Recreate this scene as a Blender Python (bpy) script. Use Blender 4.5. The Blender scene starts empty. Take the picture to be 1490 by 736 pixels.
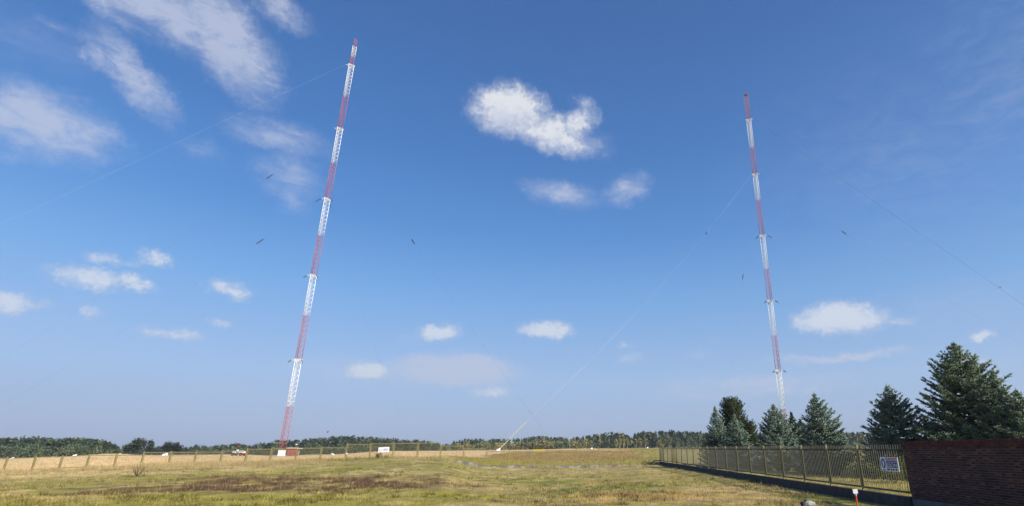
import bpy, bmesh, math, random
import numpy as np
from math import sin, cos, tan, pi, radians, sqrt, atan2
from mathutils import Vector, Matrix

random.seed(7)
rng = np.random.default_rng(11)
scene = bpy.context.scene
COL = scene.collection

# ------------------------------------------------------------------ camera
EYE = 2.0
PITCH = radians(19.97)
F = 790.0 / 1490.0
cam_d = bpy.data.cameras.new('camera')
cam = bpy.data.objects.new('camera', cam_d)
COL.objects.link(cam)
cam.location = (0, 0, EYE)
cam.rotation_euler = (pi / 2 + PITCH, 0, 0)
cam_d.sensor_width = 36
cam_d.lens = 36 * F
cam_d.shift_x = -110 / 1490          # the photograph is an off-centre crop
cam_d.clip_start = 0.1
cam_d.clip_end = 20000
scene.camera = cam

# ------------------------------------------------------------------ light
SUN_AZ = 128.0                        # degrees clockwise from the view direction (+Y)
SUN_EL = 32.0
scene.view_settings.view_transform = 'Standard'
scene.view_settings.look = 'None'
scene.view_settings.exposure = 0.45
scene.view_settings.gamma = 1.0
sun_d = bpy.data.lights.new('sun', 'SUN')
sun_d.energy = 5.0
sun_d.angle = radians(0.5)
sun_d.color = (1.0, 0.93, 0.82)
sun = bpy.data.objects.new('sun', sun_d)
COL.objects.link(sun)
sd = Vector((sin(radians(SUN_AZ)) * cos(radians(SUN_EL)), cos(radians(SUN_AZ)) * cos(radians(SUN_EL)), sin(radians(SUN_EL))))
sun.rotation_euler = sd.to_track_quat('Z', 'Y').to_euler()
sun.location = sd * 100

VX, CY, FP = 855.0, 368.0, 790.0


def ray(x, y):                        # a direction seen in the photograph
    u = CY - y
    return Vector((x - VX, FP * cos(PITCH) - u * sin(PITCH), FP * sin(PITCH) + u * cos(PITCH)))


def azel(x, y):
    r = ray(x, y)
    return math.degrees(atan2(r.x, r.y)), math.degrees(atan2(r.z, sqrt(r.x ** 2 + r.y ** 2)))


def build_world():
    w = bpy.data.worlds.new('World')
    scene.world = w
    w.use_nodes = True
    nt = w.node_tree
    N, Lk = nt.nodes, nt.links
    N.clear()

    def node(t, **kw):
        n = N.new(t)
        for k, v in kw.items():
            setattr(n, k, v)
        return n

    def math_(op, a, b=None, c=None, clamp=False):
        n = node('ShaderNodeMath', operation=op, use_clamp=clamp)
        for i, v in enumerate((a, b, c)):
            if v is None:
                continue
            if isinstance(v, (int, float)):
                n.inputs[i].default_value = v
            else:
                Lk.new(v, n.inputs[i])
        return n.outputs[0]

    out = node('ShaderNodeOutputWorld')
    bg = node('ShaderNodeBackground')
    bg.inputs['Strength'].default_value = 0.0914
    Lk.new(bg.outputs[0], out.inputs[0])
    sky = node('ShaderNodeTexSky', sky_type='NISHITA')
    sky.sun_disc = False
    sky.sun_elevation = radians(SUN_EL)
    sky.sun_rotation = radians(SUN_AZ)
    sky.altitude = 100
    sky.air_density = 1.0
    sky.dust_density = 0.6
    sky.ozone_density = 3.0
    tc = node('ShaderNodeTexCoord')
    sep = node('ShaderNodeSeparateXYZ')
    Lk.new(tc.outputs['Generated'], sep.inputs[0])
    azr = math_('ARCTAN2', sep.outputs[0], sep.outputs[1])
    azd = math_('MULTIPLY', azr, 180 / pi)
    azw = math_('WRAP', azd, 50.0, -57.0)          # the same run of clouds goes on round the sky
    hyp = math_('SQRT', math_('ADD', math_('MULTIPLY', sep.outputs[0], sep.outputs[0]), math_('MULTIPLY', sep.outputs[1], sep.outputs[1])))
    eld = math_('MULTIPLY', math_('ARCTAN2', sep.outputs[2], hyp), 180 / pi)
    comb = node('ShaderNodeCombineXYZ')
    Lk.new(azw, comb.inputs[0])
    Lk.new(eld, comb.inputs[1])
    P0 = comb.outputs[0]

    def noise(vec, scale, detail, rough, dist=0.0, stretch=None, rot=0):
        src = vec
        if stretch:
            mp = node('ShaderNodeMapping')
            mp.inputs['Scale'].default_value = stretch
            mp.inputs['Rotation'].default_value = (0, 0, rot)
            Lk.new(vec, mp.inputs[0])
            src = mp.outputs[0]
        n = node('ShaderNodeTexNoise')
        n.inputs['Scale'].default_value = scale
        n.inputs['Detail'].default_value = detail
        n.inputs['Roughness'].default_value = rough
        n.inputs['Distortion'].default_value = dist
        Lk.new(src, n.inputs['Vector'])
        return n

    # warp the cloud coordinates so that outlines billow
    wn = noise(P0, 0.55, 4, 0.6)
    wv = node('ShaderNodeVectorMath', operation='SUBTRACT')
    Lk.new(wn.outputs['Color'], wv.inputs[0])
    wv.inputs[1].default_value = (0.5, 0.5, 0.5)
    ws = node('ShaderNodeVectorMath', operation='MULTIPLY')
    Lk.new(wv.outputs[0], ws.inputs[0])
    ws.inputs[1].default_value = (3.0, 1.6, 0)
    wa = node('ShaderNodeVectorMath', operation='ADD')
    Lk.new(P0, wa.inputs[0])
    Lk.new(ws.outputs[0], wa.inputs[1])
    wf = noise(P0, 2.6, 3, 0.6)
    wg = node('ShaderNodeVectorMath', operation='SUBTRACT')
    Lk.new(wf.outputs['Color'], wg.inputs[0])
    wg.inputs[1].default_value = (0.5, 0.5, 0.5)
    wh = node('ShaderNodeVectorMath', operation='MULTIPLY_ADD')
    Lk.new(wg.outputs[0], wh.inputs[0])
    wh.inputs[1].default_value = (1.3, 0.8, 0)
    Lk.new(wa.outputs[0], wh.inputs[2])
    P = wh.outputs[0]

    def blobs(lst, grow=1.0, shaded=False):
        acc = lit = None
        for (x, y, hw, hh, amp, rot) in lst:
            hw, hh = hw * grow, hh * grow
            a0, e0 = azel(x, y)
            sa = abs(azel(x + hw, y)[0] - azel(x - hw, y)[0]) / 2
            se = abs(azel(x, y + hh)[1] - azel(x, y - hh)[1]) / 2
            mp = node('ShaderNodeMapping', vector_type='TEXTURE')
            mp.inputs['Location'].default_value = (a0, e0, 0)
            mp.inputs['Rotation'].default_value = (0, 0, radians(rot))
            mp.inputs['Scale'].default_value = (sa, se, 1)
            Lk.new(P, mp.inputs[0])
            ln = node('ShaderNodeVectorMath', operation='LENGTH')
            Lk.new(mp.outputs[0], ln.inputs[0])
            v = math_('MULTIPLY_ADD', ln.outputs['Value'], -amp, amp)
            acc = v if acc is None else math_('MAXIMUM', acc, v)
            if shaded:                       # how high in its cloud a spot lies
                sy = node('ShaderNodeSeparateXYZ')
                Lk.new(mp.outputs[0], sy.inputs[0])
                t = math_('MULTIPLY', v, math_('MULTIPLY_ADD', sy.outputs[1], 0.5, 0.5))
                lit = t if lit is None else math_('MAXIMUM', lit, t)
        acc = math_('MAXIMUM', acc, 0.0)
        return (acc, math_('DIVIDE', lit, math_('ADD', acc, 0.001))) if shaded else acc

    cumulus = [
        (742, 160, 66, 44, 1.3, 0), (800, 198, 80, 28, 1.0, -14), (840, 180, 42, 28, 0.85, 20), (775, 182, 90, 36, 0.62, -12), (808, 184, 56, 26, 0.85, 0),
        (1215, 463, 72, 30, 1.35, 0), (1250, 467, 70, 24, 0.9, 0), (1312, 468, 46, 12, 0.5, 0),
        (640, 483, 40, 15, 1.1, 5), (600, 492, 36, 10, 0.3, 0), (796, 481, 48, 16, 1.2, 0), (537, 540, 42, 16, 1.15, 0),
        (718, 568, 46, 12, 0.85, 5),
        (135, 404, 80, 20, 0.95, 0), (190, 410, 60, 14, 0.85, 0), (153, 376, 42, 14, 0.7, 0), (226, 376, 36, 15, 0.8, 0), (190, 384, 60, 12, 0.4, 0),
        (322, 418, 28, 18, 0.8, 0), (342, 424, 36, 15, 0.85, 0), (228, 484, 46, 13, 0.65, 0), (265, 489, 44, 12, 0.75, 0), (322, 470, 26, 9, 0.55, 0),
        (133, 452, 30, 14, 0.7, 0), (8, 440, 52, 22, 1.05, 0), (45, 440, 40, 15, 0.6, 0),
        (1428, 489, 28, 11, 0.95, 0), (1418, 526, 30, 14, 0.7, 0), (915, 520, 32, 13, 0.5, 0), (908, 501, 18, 7, 0.5, 0), (1040, 495, 18, 8, 0.35, 0), (1018, 514, 34, 11, 0.35, 0),
    ]
    wisps = [
        (230, 8, 190, 55, 1.3, -8), (330, 55, 110, 60, 1.5, -40), (375, 100, 70, 50, 0.9, -55), (405, 12, 60, 28, 0.9, -10), (150, 5, 110, 26, 0.8, -15),
        (190, 108, 110, 32, 1.15, -38), (140, 78, 50, 22, 0.9, -25), (230, 138, 60, 26, 0.75, -35),
        (60, 178, 140, 60, 1.25, -5), (10, 160, 70, 50, 1.2, 0), (130, 190, 80, 24, 0.8, -8),
        (405, 198, 90, 28, 0.8, 0), (430, 200, 60, 18, 0.5, 0), (420, 255, 60, 40, 0.7, -20), (425, 290, 36, 26, 0.6, -30), (292, 218, 40, 20, 0.45, 0),
        (80, 42, 60, 18, 0.4, 0), (10, 228, 40, 16, 0.5, 0), (55, 60, 180, 60, 0.3, 0),
        (815, 282, 62, 22, 0.95, -8), (850, 291, 40, 10, 0.5, 0), (912, 276, 42, 24, 0.85, 20), (848, 148, 20, 14, 0.8, 0), (870, 212, 30, 26, 0.45, 0),
        (660, 537, 100, 26, 2.2, 0), (700, 538, 60, 18, 1.6, 0), (560, 545, 170, 24, 0.6, 0), (480, 532, 120, 20, 0.5, 0), (300, 570, 150, 18, .45, 0),
        (1240, 518, 110, 8, 1.2, 3), (1170, 522, 70, 6, 0.9, -4), (1080, 558, 190, 12, 0.8, 2), (1130, 566, 120, 9, 0.8, 0), (1020, 574, 100, 12, 0.6, 0),
        (270, 572, 120, 18, 0.3, 0), (1450, 430, 70, 14, 0.35, 15), (1330, 230, 360, 240, 0.26, 0), (1480, 120, 280, 240, 0.30, 20), (1390, 440, 200, 60, 0.3, 0),
    ]
    n1 = noise(P0, 1.0, 8, 0.66, 0.3, (1, 1.5, 1))
    n2 = noise(P0, 0.42, 8, 0.64, 0.6, (0.8, 2.0, 1), radians(25))
    m1, h1 = blobs(cumulus, 1.16, True)
    m2 = blobs(wisps, 1.22)

    def smooth(v, a, b, hi=1.0):
        mr = node('ShaderNodeMapRange', interpolation_type='SMOOTHSTEP')
        mr.inputs['From Min'].default_value = a
        mr.inputs['From Max'].default_value = b
        mr.inputs['To Max'].default_value = hi
        Lk.new(v, mr.inputs['Value'])
        return mr.outputs[0]
    d1 = math_('MULTIPLY', m1, math_('MULTIPLY_ADD', n1.outputs['Fac'], 1.5, 0.25))
    d2 = math_('MULTIPLY', m2, math_('MULTIPLY_ADD', n2.outputs['Fac'], 2.0, -0.15))
    a1 = smooth(d1, 0.05, 0.82, 0.90)
    a2 = smooth(d2, 0.0, 1.0, 0.72)
    far_ = node('ShaderNodeMapRange')
    far_.inputs['From Min'].default_value = 2
    far_.inputs['From Max'].default_value = 24
    far_.inputs['To Min'].default_value = .55
    Lk.new(eld, far_.inputs['Value'])
    a1 = math_('MULTIPLY', a1, far_.outputs[0])
    # cloud colours: bright sunlit tops, grey-blue thin parts
    c1 = node('ShaderNodeMix', data_type='RGBA')
    c1.inputs['A'].default_value = (4.5, 4.9, 6.0, 1)
    c1.inputs['B'].default_value = (6.7, 6.8, 7.0, 1)
    Lk.new(math_('MULTIPLY', smooth(d1, 0.1, 0.8), smooth(math_('ADD', h1, math_('MULTIPLY_ADD', n1.outputs['Fac'], .5, -.25)), .22, .62)), c1.inputs['Factor'])
    mixb = node('ShaderNodeMix', data_type='RGBA')
    # a faint veil that whitens the air towards the horizon
    def ramp(stops):
        n = node('ShaderNodeValToRGB')
        Lk.new(math_('MULTIPLY', math_('MAXIMUM', eld, 0.0), 1 / 90.0), n.inputs[0])
        e = n.color_ramp.elements
        while len(e) < len(stops):
            e.new(0.5)
        for el_, (p_, c_) in zip(e, stops):
            el_.position = p_ / 90.0
            el_.color = (*c_, 1)
        return n.outputs[0]
    g_ = 1 / .1249
    air = ramp([(p_, [v * g_ for v in c_]) for p_, c_ in (
        (0, (.405, .495, .69)), (3.4, (.425, .555, .775)), (6.7, (.390, .585, .865)), (10, (.290, .50, .84)), (15, (.188, .415, .79)), (21.6, (.096, .285, .675)),
        (30, (.056, .195, .525)), (41.5, (.042, .142, .40)), (60, (.034, .11, .33)), (90, (.03, .095, .29)))])
    gain = ramp([(0, (.50, .56, .95)), (3.4, (.62, .65, .94)), (10, (.86, .91, 1.06)), (15, (.72, 1.02, 1.25)), (21.6, (.54, .95, 1.30)), (41.5, (.54, .96, 1.40)), (90, (.54, .96, 1.4))])
    clear = node('ShaderNodeMix', data_type='RGBA', blend_type='MULTIPLY')
    clear.inputs['Factor'].default_value = 1.0
    Lk.new(sky.outputs[0], clear.inputs['A'])
    Lk.new(gain, clear.inputs['B'])
    tint = node('ShaderNodeMix', data_type='RGBA')
    tint.inputs['Factor'].default_value = 0.68
    Lk.new(clear.outputs['Result'], tint.inputs['A'])
    Lk.new(air, tint.inputs['B'])
    Lk.new(a2, mixb.inputs['Factor'])
    Lk.new(tint.outputs['Result'], mixb.inputs['A'])
    mixb.inputs['B'].default_value = (4.7, 5.05, 6.2, 1)
    mixa = node('ShaderNodeMix', data_type='RGBA')
    Lk.new(a1, mixa.inputs['Factor'])
    Lk.new(mixb.outputs['Result'], mixa.inputs['A'])
    Lk.new(c1.outputs['Result'], mixa.inputs['B'])
    Lk.new(mixa.outputs['Result'], bg.inputs['Color'])


build_world()

# ------------------------------------------------------------------ helpers


class MB:
    def __init__(self):
        self.v, self.f, self.m = [], [], []

    def add(self, vs, fs, mi=0):
        o = len(self.v)
        self.v += [tuple(p) for p in vs]
        for f in fs:
            self.f.append(tuple(i + o for i in f))
            self.m.append(mi)

    def box(self, c, half, ax=None, mi=0):
        ax = ax or (Vector((1, 0, 0)), Vector((0, 1, 0)), Vector((0, 0, 1)))
        c = Vector(c)
        vs = [c + ax[0] * (sx * half[0]) + ax[1] * (sy * half[1]) + ax[2] * (sz * half[2])
              for sx in (-1, 1) for sy in (-1, 1) for sz in (-1, 1)]
        self.add(vs, [(0, 1, 3, 2), (4, 6, 7, 5), (0, 4, 5, 1), (2, 3, 7, 6), (0, 2, 6, 4), (1, 5, 7, 3)], mi)

    def tube(self, p0, p1, r0, r1=None, n=6, mi=0, cap=True):
        r1 = r0 if r1 is None else r1
        p0, p1 = Vector(p0), Vector(p1)
        d = (p1 - p0).normalized()
        a = d.orthogonal().normalized()
        b = d.cross(a)
        vs = []
        for p, r in ((p0, r0), (p1, r1)):
            for i in range(n):
                t = 2 * pi * i / n
                vs.append(p + a * (cos(t) * r) + b * (sin(t) * r))
        fs = [(i, (i + 1) % n, n + (i + 1) % n, n + i) for i in range(n)]
        if cap:
            fs += [tuple(range(n - 1, -1, -1)), tuple(range(n, 2 * n))]
        self.add(vs, fs, mi)

    def path(self, pts, r, n=5, mi=0):
        for a, b in zip(pts[:-1], pts[1:]):
            self.tube(a, b, r, r, n, mi)

    def build(self, name, mats, parent=None, smooth=False):
        me = bpy.data.meshes.new(name)
        me.from_pydata(self.v, [], self.f)
        mats = mats if isinstance(mats, (list, tuple)) else [mats]
        for m in mats:
            me.materials.append(m)
        if len(mats) > 1:
            me.polygons.foreach_set('material_index', self.m)
        if smooth:
            me.polygons.foreach_set('use_smooth', [True] * len(me.polygons))
        bm = bmesh.new()
        bm.from_mesh(me)
        bmesh.ops.recalc_face_normals(bm, faces=bm.faces)
        bm.to_mesh(me)
        bm.free()
        return link(name, me, parent)


def link(name, me, parent=None, loc=None, rot=None):
    o = bpy.data.objects.new(name, me)
    COL.objects.link(o)
    if parent is not None:
        o.parent = parent
    if loc is not None:
        o.location = loc
    if rot is not None:
        o.rotation_euler = rot
    return o


def tag(o, label, cat, group=None):
    o['label'] = label
    o['category'] = cat
    if group:
        o['group'] = group
    return o


def thing(name, label, cat, loc=(0, 0, 0), rz=0.0, group=None):
    o = bpy.data.objects.new(name, None)
    COL.objects.link(o)
    o.location = loc
    o.rotation_euler = (0, 0, rz)
    return tag(o, label, cat, group)


def copy_tree(o, parent=None):
    c = o.copy()
    COL.objects.link(c)
    if parent is not None:
        c.parent = parent
    for ch in list(o.children):
        copy_tree(ch, c)
    return c


def raw_mesh(name, V, Fq, mat, cols=None, parent=None, nside=3):
    """numpy mesh: V (n,3), Fq (m,nside), optional per-vertex colours (n,3)"""
    me = bpy.data.meshes.new(name)
    V = np.ascontiguousarray(V, dtype=np.float32)
    Fq = np.ascontiguousarray(Fq, dtype=np.int32)
    me.vertices.add(len(V))
    me.vertices.foreach_set('co', V.ravel())
    me.loops.add(Fq.size)
    me.loops.foreach_set('vertex_index', Fq.ravel())
    me.polygons.add(len(Fq))
    me.polygons.foreach_set('loop_start', np.arange(0, Fq.size, nside, dtype=np.int32))
    me.update(calc_edges=True)
    if cols is not None:
        at = me.color_attributes.new('tone', 'FLOAT_COLOR', 'POINT')
        c4 = np.ones((len(V), 4), dtype=np.float32)
        c4[:, :3] = cols
        at.data.foreach_set('color', c4.ravel())
    me.materials.append(mat)
    me.validate()
    return link(name, me, parent)


MATS = {}


def mat(name, color, rough=0.7, metal=0.0, var=0.15, scale=6.0, bump=0.0, bscale=40.0, attr=False, spec=0.3, transl=0.0):
    if name in MATS:
        return MATS[name]
    m = bpy.data.materials.new(name)
    m.use_nodes = True
    nt = m.node_tree
    N, L = nt.nodes, nt.links
    bs = N['Principled BSDF']
    bs.inputs['Roughness'].default_value = rough
    bs.inputs['Metallic'].default_value = metal
    bs.inputs['Specular IOR Level'].default_value = spec
    tc = N.new('ShaderNodeTexCoord')
    no = N.new('ShaderNodeTexNoise')
    no.inputs['Scale'].default_value = scale
    no.inputs['Detail'].default_value = 6
    L.new(tc.outputs['Object'], no.inputs['Vector'])
    mr = N.new('ShaderNodeMapRange')
    mr.inputs['From Min'].default_value = 0.3
    mr.inputs['From Max'].default_value = 0.7
    mr.inputs['To Min'].default_value = 1 - var
    mr.inputs['To Max'].default_value = 1 + var
    L.new(no.outputs['Fac'], mr.inputs['Value'])
    mx = N.new('ShaderNodeVectorMath')
    mx.operation = 'SCALE'
    L.new(mr.outputs[0], mx.inputs['Scale'])
    if attr:
        at = N.new('ShaderNodeAttribute')
        at.attribute_name = 'tone'
        L.new(at.outputs['Color'], mx.inputs[0])
    else:
        mx.inputs[0].default_value = color
    L.new(mx.outputs[0], bs.inputs['Base Color'])
    if bump:
        nb = N.new('ShaderNodeTexNoise')
        nb.inputs['Scale'].default_value = bscale
        nb.inputs['Detail'].default_value = 5
        L.new(tc.outputs['Object'], nb.inputs['Vector'])
        bp = N.new('ShaderNodeBump')
        bp.inputs['Strength'].default_value = bump
        L.new(nb.outputs['Fac'], bp.inputs['Height'])
        L.new(bp.outputs[0], bs.inputs['Normal'])
    if transl:
        tr = N.new('ShaderNodeBsdfTranslucent')
        L.new(mx.outputs[0], tr.inputs['Color'])
        ms = N.new('ShaderNodeMixShader')
        ms.inputs[0].default_value = transl
        L.new(bs.outputs[0], ms.inputs[1])
        L.new(tr.outputs[0], ms.inputs[2])
        L.new(ms.outputs[0], N['Material Output'].inputs['Surface'])
    MATS[name] = m
    return m


def vnoise(x, y, seed=0):
    """smooth 2-D value noise in 0..1 (numpy)"""
    x = np.asarray(x, float) + seed * 17.31
    y = np.asarray(y, float) + seed * 9.77
    xi, yi = np.floor(x).astype(np.int64), np.floor(y).astype(np.int64)
    xf, yf = x - xi, y - yi

    def h(a, b):
        n = (a * 374761393 + b * 668265263 + seed * 1442695) & 0x7fffffff
        n = ((n ^ (n >> 13)) * 1274126177) & 0x7fffffff
        return ((n ^ (n >> 16)) & 0xffff) / 65535.0
    u, v = xf * xf * (3 - 2 * xf), yf * yf * (3 - 2 * yf)
    return (h(xi, yi) * (1 - u) + h(xi + 1, yi) * u) * (1 - v) + (h(xi, yi + 1) * (1 - u) + h(xi + 1, yi + 1) * u) * v


def fbm(x, y, seed=0, octv=4):
    s, a, t = 0, 0.5, 0
    for k in range(octv):
        s = s + a * vnoise(np.asarray(x) * 2 ** k, np.asarray(y) * 2 ** k, seed + k)
        t += a
        a *= 0.5
    return s / t


# ------------------------------------------------------------------ terrain
KN = np.array([0, 22, 35, 50, 74, 80, 95, 115, 135, 200, 400, 700, 3500], float)
PROF = [
    (-300, [0, 0, -.1, -.25, -.46, -.5, -.6, -.7, -.9, -1.3, -3.0, -6, -30]),
    (0, [0, 0, -.1, -.25, -.46, -.5, -.6, -.7, -.9, -1.3, -3.0, -6, -30]),
    (80, [0, 0, -.05, -.15, -.3, -.3, -.3, -.2, -.1, 0, -2.0, -5, -30]),
    (160, [0, 0, 0, 0, .05, .05, .1, .3, .5, .95, -.5, -4, -25]),
    (240, [0, 0, .05, .1, .3, .3, .2, .1, 0, -.2, -.9, -2.5, -20]),
    (340, [0, 0, .1, .2, .36, .36, .4, .45, .5, .6, -.5, -2, -20]),
    (400, [0, 0, .1, .2, .5, .5, .4, .3, .1, -.3, -1.5, -3, -20]),
    (470, [0, 0, .15, .35, .76, .76, .7, .6, .5, .2, -.8, -1.5, -15]),
    (570, [0, 0, .2, .5, 1.17, 1.17, 1.2, 1.25, 1.3, 1.5, 1.7, 2, -5]),
    (640, [0, 0, .2, .5, 1.05, 1.05, 1.05, 1.1, 1.2, 1.5, 1.9, 2.2, -5]),
    (700, [0, 0, 0, -.1, -.12, .15, .5, .9, 1.1, 1.5, 2.1, 2.8, 0]),
    (760, [0, 0, -.1, -.28, -.42, -.1, .2, .8, 1.8, 2.0, 2.5, 3.2, 0]),
    (840, [0, 0, -.1, -.28, -.42, -.1, .1, .7, 2.05, 2.4, 3.3, 4.5, 0]),
    (960, [0, 0, 0, 0, .12, .3, .5, .9, 2.1, 2.6, 3.8, 5, 0]),
    (1050, [0, 0, 0, .1, .4, .45, .5, .6, .8, 1.2, 3, 5, 0]),
    (1250, [0, 0, 0, .1, .3, .3, .35, .4, .5, 1, 3, 6, 0]),
    (1800, [0, 0, 0, .1, .3, .3, .35, .4, .5, 1, 3, 6, 0]),
]
PU = np.array([(p - VX) / 847.0 for p, _ in PROF])
PZ = np.array([z for _, z in PROF])


def ground(X, Y, detail=True):
    X, Y = np.asarray(X, float), np.asarray(Y, float)
    r = np.hypot(X, Y)
    az = np.clip(np.arctan2(X, Y), -0.95, 0.85)
    u = np.tan(az)
    ye = r * np.cos(az)
    ku = np.clip(np.searchsorted(PU, u) - 1, 0, len(PU) - 2)
    tu = np.clip((u - PU[ku]) / (PU[ku + 1] - PU[ku]), 0, 1)
    tu = tu * tu * (3 - 2 * tu)
    ky = np.clip(np.searchsorted(KN, ye) - 1, 0, len(KN) - 2)
    ty = np.clip((ye - KN[ky]) / (KN[ky + 1] - KN[ky]), 0, 1)
    z = (PZ[ku, ky] * (1 - tu) + PZ[ku + 1, ky] * tu) * (1 - ty) + (PZ[ku, ky + 1] * (1 - tu) + PZ[ku + 1, ky + 1] * tu) * ty
    if detail:
        z = z + (fbm(X / 3.0, Y / 3.0, 3) - 0.5) * 0.10 * np.clip((r - 8) / 10, 0, 1)
    return z


def gz(x, y):
    return float(ground(np.array([x]), np.array([y]), False)[0])


def at(px, Y):                       # the point at depth Y in the direction of a photograph column near the horizon
    return ((px - VX) / 847.0) * Y


FAR_A, FAR_B = Vector((-80.0, 68.8)), Vector((10.0, 80.0))       # far fence line
FEN_A, FEN_B = Vector((11.94, 22.3)), Vector((10.0, 80.0))       # side fence line


def far_y(X):
    return FAR_A.y + (X - FAR_A.x) * (FAR_B.y - FAR_A.y) / (FAR_B.x - FAR_A.x)


def side_x(Y):
    return FEN_A.x + (Y - FEN_A.y) * (FEN_B.x - FEN_A.x) / (FEN_B.y - FEN_A.y)


def photo_ground(px, py):            # world position of a spot of ground seen in the photograph
    r = ray(px, py)
    t = 5.0
    for _ in range(4000):
        p = r * (t / r.y)
        if EYE + p.z <= gz(p.x, p.y):
            break
        t *= 1.003
    return p.x, p.y, t


GREENY = np.array((.245, .230, .060))
TAN = np.array((.40, .31, .165))
OLIVE = np.array((.245, .220, .085))
REDB = np.array((.115, .072, .048))
GREEN = np.array((.135, .165, .042))
FIELD = np.array((.50, .395, .245))
BROWN = np.array((.215, .155, .065))
RUST = np.array((.34, .22, .085))
# patches of the meadow: photograph spot, half width / half height there, colour, strength
PATCH_SRC = [
    (430, 706, 200, 12, REDB, 1.1), (500, 702, 130, 8, REDB, 1.0), (585, 703, 60, 7, REDB, 1.0), (290, 699, 120, 7, REDB, .95), (545, 694, 70, 5, REDB, .8), (600, 704, 90, 8, REDB, .85), (350, 716, 90, 6, REDB, .6), (500, 714, 70, 6, REDB, .6),
    (570, 676, 60, 3, REDB, .7), (420, 683, 130, 5, GREENY, .9), (560, 683, 80, 4, GREEN, .6),
    (150, 727, 220, 9, GREENY, .9), (450, 729, 240, 7, GREENY, .95), (620, 718, 110, 8, GREENY, .8), (545, 712, 36, 4, GREENY, .8), (90, 705, 130, 8, OLIVE, .9), (60, 717, 100, 6, GREENY, .6),
    (60, 686, 140, 7, TAN * 1.25, 1.3), (200, 686, 130, 6, TAN * 1.15, 1.2), (320, 680, 110, 4, TAN, .9), (40, 698, 120, 4, OLIVE, .6), (270, 683, 50, 2.5, GREEN, .7), (130, 712, 60, 4, REDB, .45),
    (780, 699, 60, 4, GREEN, .75), (890, 712, 90, 5, GREEN, .7), (820, 704, 50, 3, GREEN, .5), (930, 705, 60, 3, GREEN, .45), (720, 720, 60, 6, GREENY, .5), (690, 706, 60, 5, TAN, .45),
    (880, 700, 60, 3, RUST, .45), (955, 720, 90, 7, RUST, .55), (1080, 712, 110, 9, TAN, .45), (860, 690, 160, 5, TAN, .4), (1010, 727, 120, 6, TAN, .5), (960, 733, 110, 4, RUST, .4),
    (800, 733, 110, 4, TAN, .35), (720, 690, 110, 5, OLIVE, .6), (1255, 722, 60, 8, GREEN, .8), (1130, 733, 70, 5, GREENY, .5), (980, 690, 40, 4, RUST, .3), (640, 690, 40, 4, RUST, .25),
]
PATCHES = []
for (px, py, hw, hh, c, s) in PATCH_SRC:
    x0, y0, d0 = photo_ground(px, py)
    x1 = photo_ground(px + hw, py)[0]
    dn = photo_ground(px, py + hh)[1]
    df = photo_ground(px, max(py - hh, 664))[1]
    PATCHES.append((x0, y0, abs(x1 - x0), max(1.0, min(12, abs(df - dn) / 2)), c, s))


def tone(X, Y):
    """what colour grows at a place"""
    X, Y = np.asarray(X, float), np.asarray(Y, float)
    n1, n2, n3 = fbm(X / 9, Y / 9, 21), fbm(X / 2.2, Y / 2.2, 31), fbm(X / 0.8, Y / 0.8, 41, 3)
    c = OLIVE[None] * np.ones((len(X), 3))

    def mix(c, d, f):
        return c + (d[None] - c) * np.clip(f, 0, 1)[:, None]
    c = mix(c, TAN, (n1 - .45) * 2.2)
    c = mix(c, GREENY, (.55 - n1) * 2.0)
    wx, wy = X + (n2 - .5) * 5 + (n1 - .5) * 6, Y + (n2 - .5) * 4 + (n1 - .5) * 5
    for (x0, y0, rx, ry, pc, s) in PATCHES:
        d = np.hypot((wx - x0) / rx, (wy - y0) / ry)
        c = mix(c, pc, s * np.clip((1.3 - d) / .6, 0, 1) * np.clip((.15 + (n2 - .38) * 5.5), 0, 1))
    n4, n5 = fbm(X / 1.1, Y / 1.6, 51, 3), fbm(X / .55, Y / .8, 61, 2)
    c = mix(c, TAN * 1.15, (n4 - .60) * 4.5 * (.3 + n1))
    c = mix(c, np.array((.085, .085, .032)), (.41 - n4) * 2.3)
    c = mix(c, np.array((.30, .27, .07)), (n5 - .64) * 3.5)
    u = X / np.maximum(Y, 1)
    beyond = (Y > far_y(X) + 0.3) & (X < 10.5)
    # the dry field behind the far fence and the green hollow in its right half
    hollow = np.clip((u + .19) / .03, 0, 1)
    fld = FIELD[None] * (0.86 + 0.28 * n1)[:, None]
    fld = fld + (OLIVE[None] * 1.2 - fld) * (np.clip((n2 - .6) * 3, 0, .5) * (Y < 160))[:, None]
    hol = np.where((Y < 101)[:, None], GREENY[None] * np.array([[.95, 1.05, 1.0]]), BROWN[None] * 1.15) * (0.8 + 0.4 * n2)[:, None]
    tt = np.clip((Y + (n2 - .5) * 14 - 97) / 8, 0, 1)[:, None]
    hol = (GREENY[None] * (1 - tt) + BROWN[None] * 1.15 * tt) * (0.8 + 0.45 * n2)[:, None]
    hf = hollow * np.clip((138 - Y - 8 * (1 - hollow)) / 5, 0, 1)
    hf2 = np.clip((u + .27) / .05, 0, 1) * np.clip((112 - Y) / 8, 0, 1)
    hf = np.maximum(hf, hf2)
    fld = fld + (hol - fld) * hf[:, None]
    c = np.where(beyond[:, None], fld, c)
    right = X > np.where(Y < 80, side_x(np.minimum(Y, 80)), 10.5 + (Y - 80) * .12)
    c = np.where(right[:, None], (GREENY * .8 + TAN * .25)[None] * (0.8 + .4 * n2)[:, None], c)
    c = np.where((np.hypot(X, Y) > 320)[:, None], c * .9, c)
    return c * (0.68 + 0.74 * np.clip(n3 - .02, 0, 1))[:, None] * np.array([[1.13, 1.06, .94]])


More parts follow.
